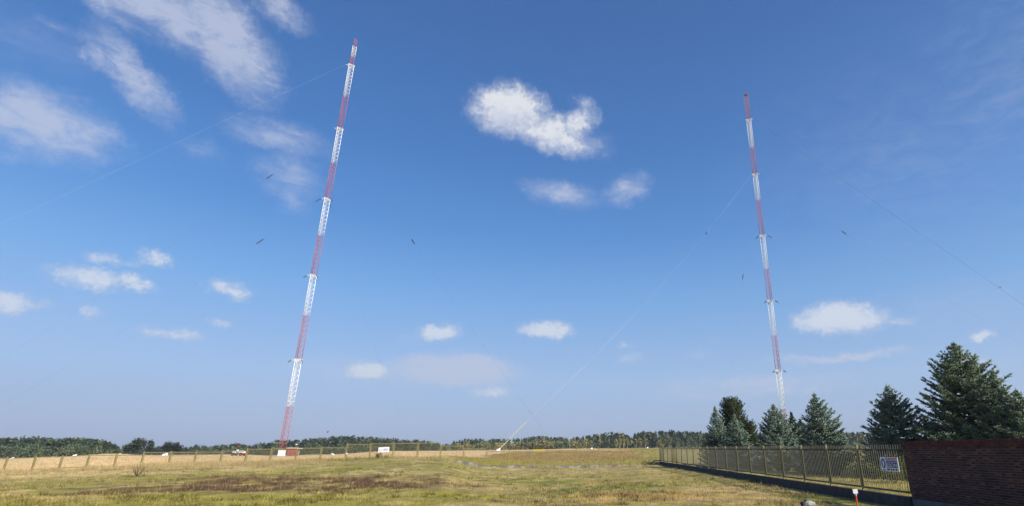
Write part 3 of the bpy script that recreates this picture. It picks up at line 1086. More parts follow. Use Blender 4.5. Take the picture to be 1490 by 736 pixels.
def far_fence():
    # photograph columns of the posts with the heights read off there: top of the panel to its right, foot
    P = [(-75, 667, 690), (-35, 666, 689), (5, 664.8, 686.5), (46, 664, 685), (85, 663, 682.5), (124, 661, 680.5), (164, 661, 680), (203, 657, 676.5), (243, 656.5, 676), (280, 656.3, 675.5), (318, 655, 675.5), (354, 652, 674.5),
         (390, 651, 673.2), (427, 650.6, 671.2), (463, 650, 669.8), (500, 645, 668.3), (535, 644.2, 666.4), (569, 643.6, 666), (605, 643.2, 665.5), (639, 647.4, 666.5), (673, 651.6, 670.5), (706.5, 655.4, 676.8), (740, 655, 677.2), (774, 654, 677.2),
         (806, 653.4, 677), (839, 653, 676.5), (871.5, 652.6, 676), (904, 652.4, 675), (936, 652, 674), (962, 651.4, 673)]
    root = thing('boundary_fence', 'long olive metal fence across the back of the meadow in stepped panels', 'fence', (0, 0, 0))
    pts = []
    for (px, ty, fy) in P:
        k = (px - VX) / 850.0
        # intersection of the column's direction with the fence line
        m = (FAR_B.y - FAR_A.y) / (FAR_B.x - FAR_A.x)
        Y = (FAR_A.y - m * FAR_A.x) / (1 - m * k)
        rt, rf = ray(px, ty), ray(px, fy)
        pts.append((k * Y, Y, EYE + rt.z / rt.y * Y, EYE + rf.z / rf.y * Y))
    global FAR_POSTS
    FAR_POSTS = pts
    up = Vector((0, 0, 1))
    for i in range(len(pts) - 1):
        a, c = Vector((pts[i][0], pts[i][1], 0)), Vector((pts[i + 1][0], pts[i + 1][1], 0))
        d = (c - a).normalized()
        s = Vector((-d.y, d.x, 0))
        ln = (c - a).length
        zt = pts[i][2]
        zb0 = min(pts[i][3], pts[i + 1][3]) + .06
        zb = max(zb0, zt - 1.9)
        b = MB()
        b.box(a + up * ((zt + pts[i][3]) / 2 - .15), (.05, .05, (zt - pts[i][3]) / 2 + .25), (d, s, up))
        b.build('post', M_FPOST, root)
        b = MB()
        a0, a1 = .14, ln - .10
        cm, ha = a + d * ((a0 + a1) / 2), (a1 - a0) / 2
        if i == 2:
            zt -= .04
        slope = (pts[i + 1][2] - pts[i][2]) if i < 6 else 0
        dd = (d * ln + up * slope).normalized() if slope else d
        uu = up
        b.box(cm + up * (zt - .06 + slope / 2), (ha, .022, .04), (dd, s, uu))
        b.box(cm + up * (zb + .1 + slope / 2), (ha, .022, .045), (dd, s, uu))
        b.box(a + d * a0 + up * ((zt + zb) / 2), (.02, .02, (zt - zb) / 2 - .02), (d, s, up))
        b.box(a + d * a1 + up * ((zt + zb) / 2 + slope), (.02, .02, (zt - zb) / 2 - .02), (d, s, up))
        fr = b.build('panel_frame', M_FPOST, root)
        if i >= 8:
            b = MB()
            for j in range(19):
                q = a0 + (a1 - a0) * (j + .5) / 19
                b.box(a + d * q + up * ((zt + zb) / 2), (.009, .007, (zt - zb) / 2 - .1), (d, s, up))
            o = b.build('bars', M_FPOST, fr)
            o['kind'] = 'stuff'
    # broken pale concrete plinth under the right half
    bm = [mat('plinth_pale', (.27, .25, .21), .95, var=.35, scale=2, bump=.6, bscale=9), mat('plinth_grey', (.17, .16, .14), .95, var=.3, scale=2.5, bump=.6, bscale=9)]
    for i in range(19, len(pts) - 1):
        a, c = Vector((pts[i][0], pts[i][1], 0)), Vector((pts[i + 1][0], pts[i + 1][1], 0))
        d = (c - a).normalized()
        s = Vector((-d.y, d.x, 0))
        ln = (c - a).length
        q = 0.0
        while q < ln - .05:
            w = min(random.uniform(.45, .95), ln - q)
            t = (q + w / 2) / ln
            zf = pts[i][3] * (1 - t) + pts[i + 1][3] * t
            ctr = a + d * (q + w / 2)
            h0 = gz(ctr.x, ctr.y - .4) - .35
            top = zf + random.uniform(-.06, .05)
            top = max(top, h0 + .38)
            b = MB()
            yaw = random.uniform(-.08, .08)
            e = d * cos(yaw) + s * sin(yaw)
            f = Vector((-e.y, e.x, 0))
            vs = []
            for sq in (-1, 1):
                for sw in (-1, 1):
                    for sz in (0, 1):
                        j = lambda k: random.uniform(-k, k)
                        vs.append(ctr + e * (sq * (w / 2 - .012) + j(.01)) + f * (sw * .16 + j(.03)) + up * ((top + j(.05)) if sz else h0))
            b.add(vs, [(0, 1, 3, 2), (4, 6, 7, 5), (0, 4, 5, 1), (2, 3, 7, 6), (0, 2, 6, 4), (1, 5, 7, 3)])
            b.build('plinth_block', random.choice(bm), root)
            q += w
    a, c = Vector((pts[23][0], pts[23][1], 0)), Vector((pts[24][0], pts[24][1], 0))
    d = (c - a).normalized()
    b = MB()
    b.box(a + d * .85 + up * (pts[23][2] + .0), (.78, .035, .06), (d, Vector((-d.y, d.x, 0)), up))
    b.build('yellow_sleeve', mat('yellow_paint', (.62, .46, .04), .5, var=.1), root)
    # low dark rail at the corner where the two fences meet
    b = MB()
    x0, y0 = at(947, 78), 78.0
    z0 = gz(x0, y0)
    b.tube((x0 - .2, y0 - .3, z0), (x0 + .5, y0, z0 + .5), .06, n=6)
    b.tube((x0 + .4, y0, z0 + .48), (9.95, 79.2, z0 + .52), .06, n=6)
    r = b.build('corner_rail', mat('dark_iron', (.04, .035, .03), .6), None)
    tag(r, 'low dark iron rail on the ground at the corner of the two fences', 'rail')


far_fence()


# ------------------------------------------------------------------ flat text and signs
def text_mesh(txt, size, mname):
    cu = bpy.data.curves.new('lettering', 'FONT')
    cu.body = txt
    cu.size = size
    cu.align_x = 'LEFT'
    cu.extrude = .0006
    tmp = bpy.data.objects.new('lettering', cu)
    COL.objects.link(tmp)
    dg = bpy.context.evaluated_depsgraph_get()
    me = bpy.data.meshes.new_from_object(tmp.evaluated_get(dg))
    bpy.data.objects.remove(tmp)
    me.materials.clear()
    me.materials.append(mname)
    return me


S_WHITE = mat('sign_white', (.80, .80, .80), .4, var=.03)
S_BLUE = mat('sign_blue', (.03, .06, .30), .4, var=.05)
S_NAVY = mat('sign_navy', (.02, .025, .09), .4, var=.05)
S_RED = mat('sign_red', (.50, .03, .03), .4, var=.05)
S_GREY = mat('sign_grey', (.38, .38, .42), .5, var=.05)
S_PURP = mat('sign_purple', (.16, .13, .42), .5, var=.05)


def fit_text(txt, x0, x1, z, h, m, parent):
    me = text_mesh(txt, h * 1.35, m)
    xs = [v.co.x for v in me.vertices]
    w = max(xs) - min(xs)
    sc = (x1 - x0) / w
    mn = min(xs)
    for v in me.vertices:
        v.co = Vector(((v.co.x - mn) * sc + x0, -.010 - v.co.z, v.co.y + z))
    return link('lettering', me, parent)


def warning_sign():
    # on the first bay of the side fence; the sign's own x runs along its face, -y looks at the viewer
    d = Vector((FEN_B.x - FEN_A.x, FEN_B.y - FEN_A.y, 0)).normalized()
    q = .55
    p = Vector((FEN_A.x, FEN_A.y, 0)) + d * q + Vector((-d.y, d.x, 0)) * .075
    root = thing('warning_sign', 'blue and white security sign hung on the side fence next to the brick wall', 'sign', (p.x, p.y, 1.50), atan2(-d.y, -d.x))
    W, H = .62, .26
    b = MB()
    b.box((0, 0, 0), (W, .006, H))
    b.build('sign_plate', S_WHITE, root)

    def pl(x0, x1, z0, z1, m, y=-.0085, name='print_block'):
        b = MB()
        b.box(((x0 + x1) / 2, y, (z0 + z1) / 2), ((x1 - x0) / 2, .0012, (z1 - z0) / 2))
        return b.build(name, m, root)
    # emblem: blue disc and shield with a pale figure
    b = MB()
    n = 20
    b.add([(-.42 + .155 * cos(2 * pi * i / n), -.0085, .03 + .19 * sin(2 * pi * i / n)) for i in range(n)], [tuple(range(n))])
    b.build('emblem', S_BLUE, root)
    b = MB()
    b.add([(-.46, -.0105, -.10), (-.41, -.0105, -.09), (-.36, -.0105, .04), (-.38, -.0105, .12), (-.43, -.0105, .14), (-.47, -.0105, .06)], [tuple(range(6))])
    b.build('emblem_figure', S_WHITE, root)
    pl(-.53, -.30, -.235, -.195, S_BLUE)
    pl(-.24, .56, .165, .24, S_RED)
    fit_text('OBIEKT CHRONIONY', -.22, .54, .182, .042, S_WHITE, root)
    pl(-.22, .56, .09, .145, S_BLUE)
    pl(-.22, .56, -.12, .075, S_NAVY)
    fit_text('ESON', -.19, .53, -.09, .13, S_WHITE, root)
    for (a, c) in ((-.22, -.03), (.02, .12), (.18, .30), (.36, .50)):
        pl(a, c, -.225, -.155, S_NAVY)
    b = MB()
    for sx in (-.5, .5):
        for sz in (-.2, .2):
            b.tube((sx, -.004, sz), (sx, .04, sz), .012, n=6)
    b.build('bolt', M_STEEL, root)


warning_sign()


def notice_sign():
    px = 555.0
    k = (px - VX) / 850.0
    m = (FAR_B.y - FAR_A.y) / (FAR_B.x - FAR_A.x)
    Y = (FAR_A.y - m * FAR_A.x) / (1 - m * k) - .12
    r = ray(px, 653.6)
    root = thing('notice_sign', 'white notice board with purple print hung on the far fence', 'sign', (k * Y, Y, EYE + r.z / r.y * Y), atan2(FAR_B.y - FAR_A.y, FAR_B.x - FAR_A.x))
    root.rotation_euler = (0, radians(-3), root.rotation_euler.z)
    b = MB()
    b.box((0, 0, 0), (.68, .01, .31))
    b.build('board', S_WHITE, root)
    b = MB()
    b.box((-.38, -.012, -.02), (.17, .002, .13))
    b.build('emblem', S_GREY, root)
    b = MB()
    b.box((-.38, -.015, -.0), (.11, .002, .07))
    b.build('emblem_figure', S_WHITE, root)
    b = MB()
    for row, z in enumerate((.09, .0, -.09)):
        x = -.08
        while x < .5:
            w = random.uniform(.03, .07)
            b.box((x + w / 2, -.013, z), (w / 2, .002, .032))
            x += w + .02
    b.build('lettering', S_PURP, root)
    b = MB()
    b.box((.17, -.013, .2), (.05, .002, .02))
    b.build('red_mark', S_RED, root)


notice_sign()


# ------------------------------------------------------------------ brick wall
def brick_wall():
    d = Vector((FEN_A.x - FEN_B.x, FEN_A.y - FEN_B.y, 0)).normalized()      # towards the viewer
    s = Vector((d.y, -d.x, 0))                                              # the face that looks left
    if s.x > 0:
        s = -s
    up = Vector((0, 0, 1))
    LEN = 13.0
    root = thing('brick_wall', 'dark red brown brick wall on a concrete footing at the right edge', 'wall', (FEN_A.x + d.x * .48 - s.x * .14, FEN_A.y + d.y * .48 - s.y * .14, 0))
    root.rotation_euler = (0, 0, 0)
    mortar = mat('old_mortar', (.16, .135, .13), .95, var=.3, scale=7, bump=.5, bscale=30)
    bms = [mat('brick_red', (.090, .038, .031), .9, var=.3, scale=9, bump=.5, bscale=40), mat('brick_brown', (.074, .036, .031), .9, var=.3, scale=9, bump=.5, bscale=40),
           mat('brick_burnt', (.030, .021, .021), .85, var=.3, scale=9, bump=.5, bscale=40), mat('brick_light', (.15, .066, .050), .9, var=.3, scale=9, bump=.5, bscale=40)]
    Z0, Z1 = .36, 2.12
    b = MB()
    b.box(d * (LEN / 2) + up * ((Z0 + Z1) / 2), (LEN / 2 - .01, .165, (Z1 - Z0) / 2 - .002), (d, s, up))
    b.build('mortar_core', mortar, root)
    b = MB()
    b.box(d * (LEN / 2) + up * 0.0, (LEN / 2 - .02, .19, .355), (d, s, up))
    b.build('footing', mat('footing_concrete', (.115, .125, .14), .95, var=.25, scale=3, bump=.5), root)
    # bricks: alternating headers and stretchers, joints recessed
    st, hd = [], []

    def bmesh_for(wd, m):
        bb = MB()
        w = wd / 2 - .005
        j = .003
        bb.box((0, 0, 0), (w, .010, .030), (d, s, up))
        o1 = bb.build('brick', m)
        me = o1.data
        bpy.data.objects.remove(o1)
        return me
    MS = {(wd, k): bmesh_for(wd, bms[k]) for wd in (.26, .13) for k in range(4)}
    course = (Z1 - Z0) / 24
    items = []
    for c in range(24):
        z = Z0 + (c + .5) * course
        q = 0.005 - (c % 2) * .195
        idx = 0
        while q < LEN - .02:
            wd = .26 if idx % 2 == 0 else .13
            a0, a1 = max(q, .004), min(q + wd, LEN - .02)
            if a1 - a0 > .05:
                items.append((c, z, a0, a1, wd, wd if abs(a1 - a0 - wd) < .001 else None))
            q += wd
            idx += 1
    # the bricks that show largest are objects of their own
    def near(it):
        p = Vector((FEN_A.x, FEN_A.y, it[1])) + d * ((it[2] + it[3]) / 2)
        vis = it[3] < 6.1 and it[5] is not None
        r = p - Vector((0, 0, EYE))
        dep = r.y * cos(PITCH) + r.z * sin(PITCH)
        py = CY - FP * (r.z * cos(PITCH) - r.y * sin(PITCH)) / dep
        return (vis and py < 738, -p.length + (.8 if it[4] > .2 else 0) - .8 * abs(it[1] - .75))
    order = sorted(items, key=near, reverse=True)
    own = set(id(i) for i in order[:296])
    rest = [MB() for _ in range(4)]
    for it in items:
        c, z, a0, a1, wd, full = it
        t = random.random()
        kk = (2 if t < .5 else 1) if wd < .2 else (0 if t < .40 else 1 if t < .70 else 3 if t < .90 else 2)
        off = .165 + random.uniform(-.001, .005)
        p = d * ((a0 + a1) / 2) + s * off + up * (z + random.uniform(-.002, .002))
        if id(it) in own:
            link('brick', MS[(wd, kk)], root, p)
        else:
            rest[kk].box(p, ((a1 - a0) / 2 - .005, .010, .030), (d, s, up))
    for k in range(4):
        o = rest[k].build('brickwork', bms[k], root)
        o['kind'] = 'stuff'
    # coping: a course of bricks on edge over a projecting course
    cop = [MB() for _ in range(3)]
    q = 0.0
    while q < LEN - .01:
        k = random.choice((0, 1, 2))
        cop[k].box(d * (q + .0385) + up * (Z1 + .075 + .062 + random.uniform(-.003, .003)), (.034, .205, .060), (d, s, up))
        q += .077
    q = 0.0
    while q < LEN - .01:
        k = random.choice((0, 1, 2))
        cop[k].box(d * (q + .13) + up * (Z1 + .037), (.125, .215, .034), (d, s, up))
        q += .26
    cms = [mat('coping_red', (.085, .03, .025), .9, var=.3, scale=8, bump=.4), mat('coping_brown', (.065, .023, .02), .9, var=.3, scale=8, bump=.4), mat('coping_pale', (.10, .034, .027), .9, var=.3, scale=8, bump=.4)]
    for k in range(3):
        o = cop[k].build('coping', cms[k], root)
        o['kind'] = 'stuff'
    cm = MB()
    cm.box(d * (LEN / 2) + up * (Z1 + .068), (LEN / 2 - .03, .18, .066), (d, s, up))
    cm.build('coping_mortar', mortar, root)


brick_wall()


# ------------------------------------------------------------------ marker post and rubble
def marker():
    Y = 20.6
    x = (1246.8 - VX) / 866 * Y
    z = gz(x, Y)
    root = thing('marker_post', 'orange marker post with a small white plate in the grass before the fence', 'marker post', (x, Y, z), radians(-8))
    om = mat('orange_paint', (.62, .11, .02), .5, var=.08)
    b = MB()
    b.tube((0, 0, -.1), (0, 0, .50), .026, .026, 10)
    b.tube((0, 0, .50), (0, 0, .54), .034, .034, 10)
    b.build('post', om, root)
    b = MB()
    b.tube((0, 0, .54), (0, 0, .60), .03, .05, 8)
    b.build('bracket', mat('bracket_white', (.6, .6, .6), .5), root)
    b = MB()
    b.box((0, -.01, .675), (.078, .008, .07), (Vector((1, 0, .06)).normalized(), Vector((0, 1, 0)), Vector((-.06, 0, 1)).normalized()))
    b.build('plate', S_WHITE, root)


marker()


def rubble():
    def chunk(loc, size, seed, m, flat=.6):
        r = random.Random(seed)
        bm = bmesh.new()
        bmesh.ops.create_icosphere(bm, subdivisions=2, radius=1)
        for v in bm.verts:
            n = v.co.normalized()
            k = max(abs(n.x), abs(n.y), abs(n.z))
            v.co = n * (0.55 + .45 / k * .8) * (1 + r.uniform(-.12, .12))
            v.co.x *= size[0]
            v.co.y *= size[1]
            v.co.z *= size[2]
        me = bpy.data.meshes.new('chunk')
        bm.to_mesh(me)
        bm.free()
        me.materials.append(m)
        o = link('rubble_chunk', me, None, loc, (r.uniform(-.2, .2), r.uniform(-.25, .1), r.uniform(0, 3)))
        return o
    Y = 22.6
    cx = lambda px: (px - VX) / 866 * Y
    pale = mat('pale_rubble', (.42, .41, .38), .9, var=.25, scale=6, bump=.6)
    dark = mat('dark_rubble', (.05, .05, .055), .8, var=.4, scale=6, bump=.6)
    o = chunk((cx(1178), Y, gz(cx(1178), Y) + .1), (.23, .2, .13), 3, pale)
    tag(o, 'pale broken concrete lump in the grass at the bottom edge', 'rubble', 'rubble at the bottom edge')
    o = chunk((cx(1167), Y - .15, gz(cx(1167), Y) + .08), (.12, .12, .14), 5, dark)
    tag(o, 'black lump against the left side of the pale broken concrete', 'rubble', 'rubble at the bottom edge')
    o = chunk((cx(1172.5), Y + .02, gz(cx(1172.5), Y) + .2), (.07, .07, .07), 9, dark)
    tag(o, 'fist sized black stone on top of the pale broken concrete', 'rubble', 'rubble at the bottom edge')


rubble()


# ------------------------------------------------------------------ conifers
M_BARK = mat('spruce_bark', (.10, .07, .05), .95, var=.3, scale=8, bump=.6)
M_NEEDLE = mat('spruce_needles', (1, 1, 1), .6, var=.22, scale=5, attr=True, spec=.25, transl=.35)


def spindles(P, D, L, W, C):
    """needle-covered shoots: 3-sided spindles from P along D"""
    n = len(P)
    D = D / np.linalg.norm(D, axis=1)[:, None]
    ref = np.where(np.abs(D[:, 2:3]) > .9, np.array([[1., 0, 0]]), np.array([[0, 0, 1.]]))
    A = np.cross(D, ref)
    A /= np.linalg.norm(A, axis=1)[:, None]
    B = np.cross(D, A)
    ph = rng.uniform(0, 2 * pi, n)
    ring = []
    mid = P + D * (L * .35)[:, None]
    for k in range(3):
        t = ph + 2 * pi * k / 3
        ring.append(mid + (A * np.cos(t)[:, None] + B * np.sin(t)[:, None]) * W[:, None])
    tip = P + D * L[:, None]
    V = np.stack([P, ring[0], ring[1], ring[2], tip], 1).reshape(-1, 3)
    base = (np.arange(n) * 5)[:, None]
    Fq = np.concatenate([base + np.array([f]) for f in ((0, 2, 1), (0, 3, 2), (0, 1, 3), (4, 1, 2), (4, 2, 3), (4, 3, 1))], 0)
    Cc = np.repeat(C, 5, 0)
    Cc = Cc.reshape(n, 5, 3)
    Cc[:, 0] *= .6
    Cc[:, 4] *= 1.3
    return V, Fq, Cc.reshape(-1, 3)


def conifer(name, label, loc, H, Rb, col, cat='spruce', prof=.85, ovoid=False, dens=1.0, group=None, seed=0, tips=(1.25, 1.22, 1.1), lean=(0, 0), lopsided=None, whorl=.34, brown=0.0):
    global rng
    keep, rng = rng, np.random.default_rng(seed + 100)
    R = random.Random(seed)
    root = thing(name, label, cat, loc, 0, group)
    tb = MB()
    tb.tube((0, 0, -.2), (lean[0] * .5, lean[1] * .5, H * .5), H * .02 + .03, H * .012 + .02, 8)
    tb.tube((lean[0] * .5, lean[1] * .5, H * .5), (lean[0], lean[1], H), H * .012 + .02, .012, 6)
    tb.build('trunk', M_BARK, root, True)
    Ps, Ds, Ls, Ws, Cs = [], [], [], [], []
    limb = MB()
    colr = np.array(col)
    z = .12 + .02 * H
    while z < H * .985:
        t = z / H
        if ovoid:
            rad = Rb * (max(0, 1 - (abs(t - .42) / .60) ** 2.2) ** .6)
        else:
            rad = Rb * (.55 * (1 - t) ** prof * min(1, (1 - t) * 4 + .12) + .45 * (1 - t) ** 1.25) * (1.0 if t > .08 else .85 + t * 2)
        nb = max(5, int((5 + 10 * (1 - t) ** .8) * dens))
        tk = min(1.0, .38 + .62 * rad / 1.3)          # shoots shorten towards the tip
        a0 = R.uniform(0, 2 * pi)
        for k in range(nb):
            a = a0 + 2 * pi * k / nb + R.uniform(-.3, .3)
            L = rad * R.uniform(.70, 1.08) + .05
            if R.random() < .06:
                L *= 1.15
            if lopsided:
                L *= 1 + lopsided[1] * cos(a - lopsided[0])
            rise = -.16 + .60 * t * t + .1 * t if not ovoid else .25 + .55 * t
            rise += R.uniform(-.1, .1)
            h = np.array([cos(a), sin(a), 0.])
            sd_ = np.array([-sin(a), cos(a), 0.])
            org = np.array([lean[0] * t, lean[1] * t, z + R.uniform(-.12, .12)])
            ns = max(3, int(L / .17))
            curve = lambda q: org + h * (L * q) + np.array([0, 0, L * (rise * q - .12 * sin(pi * q) + .16 * q * q)])
            limb.tube(curve(0), curve(.55), .012 + .012 * L, .008 + .004 * L, 4, cap=False)
            shade = R.uniform(.8, 1.2)
            bc = colr * shade
            for i in range(ns):
                q = (i + .7) / ns
                if q < .18 and L > .8:
                    continue
                p = curve(q)
                tg = curve(min(1, q + .04)) - curve(q - .04)
                tg /= np.linalg.norm(tg)
                sl = (.28 + .26 * (L * (1 - q))) * R.uniform(.6, 1.25) * tk
                sl = min(sl, .55)
                if brown and t > .55 and R.random() < brown:      # cones among the upper shoots
                    Ps.append(p); Ds.append(np.array([R.uniform(-.3, .3), R.uniform(-.3, .3), -1.0])); Ls.append(.16); Ws.append(.05); Cs.append(np.array((.22, .12, .04)))
                for sg in (-1, 1):
                    dr = tg * R.uniform(.55, .9) + sd_ * sg * R.uniform(.7, 1.0) + np.array([0, 0, R.uniform(-.25, .35)])
                    dr /= np.linalg.norm(dr)
                    Ps.append(p); Ds.append(dr); Ls.append(sl); Ws.append(.050 + .03 * sl); Cs.append(bc * R.uniform(.85, 1.15))
                    m2 = int(sl / .17)
                    for w in range(m2):
                        pq = p + dr * (sl * (w + .6) / (m2 + .3))
                        for s2 in (-1, 1):
                            d2 = dr * .7 + tg * R.uniform(-.1, .6) * 1 + np.cross(dr, [0, 0, 1.]) * s2 * .7 + np.array([0, 0, R.uniform(-.25, .4)])
                            Ps.append(pq); Ds.append(d2); Ls.append(.12 + .16 * R.random()); Ws.append(.036); Cs.append(bc * R.uniform(.85, 1.25))
                # shoot above the axis
                Ps.append(p); Ds.append(tg + np.array([0, 0, R.uniform(.1, .7)])); Ls.append((.2 + .12 * R.random()) * tk); Ws.append(.05 * tk); Cs.append(bc * R.uniform(.9, 1.2))
            Ps.append(curve(.93)); Ds.append(curve(1.0) - curve(.9) + np.array([0, 0, .04])); Ls.append((.26 + .03 * L) * tk); Ws.append(.045); Cs.append(bc * np.array(tips))
        z += .92 * whorl * (.55 + .75 * (1 - t)) * R.uniform(.8, 1.2) * (.68 if t < .35 else 1)
    top = np.array([lean[0], lean[1], H * .93])
    for k in range(7):
        a = k * 2.4
        Ps.append(top + np.array([0, 0, k * H * .008])); Ds.append(np.array([cos(a) * .6, sin(a) * .6, .5])); Ls.append(.2); Ws.append(.045); Cs.append(colr * 1.2)
    Ps.append(top); Ds.append(np.array([0, 0, 1.])); Ls.append(H * .09 + .1); Ws.append(.05); Cs.append(colr * 1.15)
    lo = limb.build('limbs', M_BARK, root)
    lo['kind'] = 'stuff'
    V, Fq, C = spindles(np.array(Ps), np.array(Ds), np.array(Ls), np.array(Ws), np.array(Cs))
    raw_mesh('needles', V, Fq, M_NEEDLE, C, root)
    rng = keep
    return root


BLUE = (.192, .258, .196)
GRN = (.178, .235, .152)
DRK = (.058, .080, .034)


def plant(px, Y):
    x = at(px, Y)
    return (x, Y, gz(x, Y))


def plant_top(px, py, Y):             # the foot of a tree whose tip is seen at a spot of the photograph
    r = ray(px, py)
    x = r.x / r.y * Y
    return (x, Y, gz(x, Y))


def h_at(px, py, Y):
    r = ray(px, py)
    x = at(px, Y)
    return EYE + r.z / r.y * Y - gz(x, Y)


SPG = 'blue spruces behind the side fence'
conifer('blue_spruce', 'slim pale blue spruce farthest back at the left end of the spruce row', plant_top(1040, 590, 66), h_at(1040, 590, 66), 2.5, BLUE, prof=.9, group=SPG, seed=1)
conifer('blue_spruce', 'small blue spruce standing in front of the dark rounded conifer', plant_top(1068, 602, 63), h_at(1068, 602, 63), 2.9, BLUE, prof=.8, group=SPG, seed=2)
conifer('blue_spruce', 'broad blue spruce just in front of the foot of the right mast', plant_top(1125, 588, 58), h_at(1125, 588, 58), 3.5, BLUE, prof=.62, group=SPG, seed=3, lopsided=(0, .05))
conifer('blue_spruce', 'pointed blue spruce right of the right mast with its skirt seen through the fence', plant_top(1186, 571, 51), h_at(1186, 571, 51), 3.7, BLUE, prof=.8, group=SPG, seed=4, lean=(-.1, 0), lopsided=(0, .12))
conifer('blue_spruce', 'bushy blue spruce left of the tallest one above the security sign', plant_top(1290, 559, 45), h_at(1290, 559, 45), 4.2, BLUE, prof=.72, group=SPG, seed=5, lopsided=(0, .12))
conifer('blue_spruce', 'tallest and widest dark green spruce behind the brick wall', plant_top(1388, 499, 41), h_at(1388, 499, 41), 5.4, GRN, prof=.52, group=SPG, seed=6, lean=(-.05, 0), whorl=.38, brown=.16, dens=1.15)
conifer('blue_spruce', 'slender spruce top rising against the right side of the tallest spruce', plant_top(1443, 538, 38), h_at(1443, 538, 38), 3.3, GRN, prof=.8, group=SPG, seed=7)
conifer('blue_spruce', 'low green spruce cut off by the right edge above the brick wall', plant_top(1478, 566, 36.5), h_at(1478, 566, 36.5), 3.6, GRN, prof=.75, group=SPG, seed=8)
DG = 'dark conifers among the blue spruces'
conifer('dark_conifer', 'tall dark rounded conifer with brown tinges behind the two left spruces', plant_top(1064, 582, 72), h_at(1064, 582, 72), 1.75, DRK, 'conifer', ovoid=True, group=DG, seed=11, tips=(1.5, 1.35, 1.0), brown=.18, dens=1.4, whorl=.30)
conifer('dark_conifer', 'small dark conifer right of the rounded one at the left of the row', plant_top(1088, 614, 70), h_at(1088, 614, 70), 1.2, DRK, 'conifer', ovoid=True, group=DG, seed=12, brown=.3)
conifer('dark_conifer', 'thin dark conifer top close to the right mast between two blue spruces', plant_top(1151, 599, 62), h_at(1151, 599, 62), 1.8, DRK, 'conifer', prof=.7, group=DG, seed=13)
conifer('dark_conifer', 'short dark conifer against the left flank of the pointed blue spruce', plant_top(1164, 609, 60), h_at(1164, 609, 60), 2.2, DRK, 'conifer', prof=.6, group=DG, seed=14)


# ------------------------------------------------------------------ leafy plants and far trees
M_LEAF = mat('leaf_clumps', (1, 1, 1), .7, var=.15, scale=1.5, attr=True, spec=.15, transl=.2)


def leaf_quads(C0, size, cols):
    n = len(C0)
    A = rng.normal(size=(n, 3))
    A /= np.linalg.norm(A, axis=1)[:, None]
    B = np.cross(A, rng.normal(size=(n, 3)))
    B /= np.linalg.norm(B, axis=1)[:, None]
    s1 = (size * rng.uniform(.6, 1.3, n))[:, None]
    s2 = (size * rng.uniform(.4, 1.0, n))[:, None]
    V = np.stack([C0 - A * s1, C0 + B * s2, C0 + A * s1, C0 - B * s2], 1).reshape(-1, 3)
    return V, np.arange(4 * n).reshape(-1, 4), np.repeat(cols, 4, 0)


def bush(name, label, loc, w, h, n, size, col, cat='bush', up=0.5, stems=6):
    root = thing(name, label, cat, loc)
    b = MB()
    for k in range(stems):
        a = random.uniform(0, 2 * pi)
        b.tube((0, 0, -.05), (cos(a) * w * .6, sin(a) * w * .6, h * random.uniform(.5, .95)), (.02 + .006 * h) if stems < 20 else .009, .005, 4, cap=False)
    b.build('stems', mat('twig_bark', (.14, .11, .06), .9, var=.2), root)
    k = 14
    cen = np.stack([rng.uniform(-w, w, k) * .8, rng.uniform(-w, w, k) * .6, h * rng.uniform(.2, .85, k)], 1)
    i = rng.integers(0, k, n)
    P = cen[i] + rng.normal(size=(n, 3)) * np.array([w * .22, w * .22, h * .13])
    P[:, 2] = np.abs(P[:, 2])
    c = np.array(col)[None] * rng.uniform(.65, 1.35, (n, 1)) * rng.uniform(.9, 1.1, (n, 3))
    V, Fq, C = leaf_quads(P, np.full(n, size), c)
    raw_mesh('leaves', V, Fq, M_LEAF, C, root, 4)
    return root


bush('yellow_green_bush', 'yellow green bush behind the fence between two blue spruces near the mast', plant(1131, 54), 1.7, 2.3, 1400, .05, (.14, .15, .03))
bush('yellow_green_bush', 'large yellow green bush behind the security sign and fence', plant(1296, 38), 2.2, 1.9, 2200, .05, (.115, .12, .028))
bush('yellow_green_bush', 'low yellow green bush right of the pointed blue spruce', plant(1247, 58), 1.8, 2.3, 1400, .055, (.13, .13, .03))
bush('weed_bush', 'dark tangled weed bush in the dry grass at the left before the far fence', (-36.5, 47.5, gz(-36.5, 47.5)), .8, .95, 300, .03, (.17, .145, .07), 'weeds', stems=26)
bush('weed_bush', 'small weed tuft at the foot of the fence below the notice board', (at(549, 73), 73, gz(at(549, 73), 73)), .5, .75, 260, .05, (.13, .115, .05), 'weeds', stems=12)


def hay_heap():
    x, y = at(1243, 46.5), 46.5
    z = gz(x, y)
    root = thing('hay_heap', 'heap of orange brown cut grass seen through the side fence', 'hay heap', (x, y, z))
    bm = bmesh.new()
    bmesh.ops.create_icosphere(bm, subdivisions=4, radius=1)
    for v in bm.verts:
        n = float(fbm(np.array([v.co.x * 2.5 + 9]), np.array([v.co.y * 2.5 + v.co.z * 2]), 5)[0])
        v.co = Vector((v.co.x * 1.15, v.co.y * .8, max(-.1, v.co.z * .72))) * (.8 + .4 * n)
    me = bpy.data.meshes.new('heap')
    bm.to_mesh(me)
    bm.free()
    me.materials.append(mat('cut_grass', (.40, .25, .07), .95, var=.35, scale=9, bump=.8, bscale=30))
    link('heap_body', me, root)
    n = 700
    a, r = rng.uniform(0, 2 * pi, n), np.sqrt(rng.uniform(0, 1, n))
    P = np.stack([1.1 * r * np.cos(a), .8 * r * np.sin(a), .68 * np.sqrt(np.maximum(0, 1 - r ** 2)) + .02], 1)
    V, Fq, C = leaf_quads(P, np.full(n, .07), np.array((.42, .27, .08))[None] * rng.uniform(.6, 1.4, (n, 1)))
    o = raw_mesh('straw', V, Fq, M_LEAF, C, root, 4)
    o['kind'] = 'stuff'


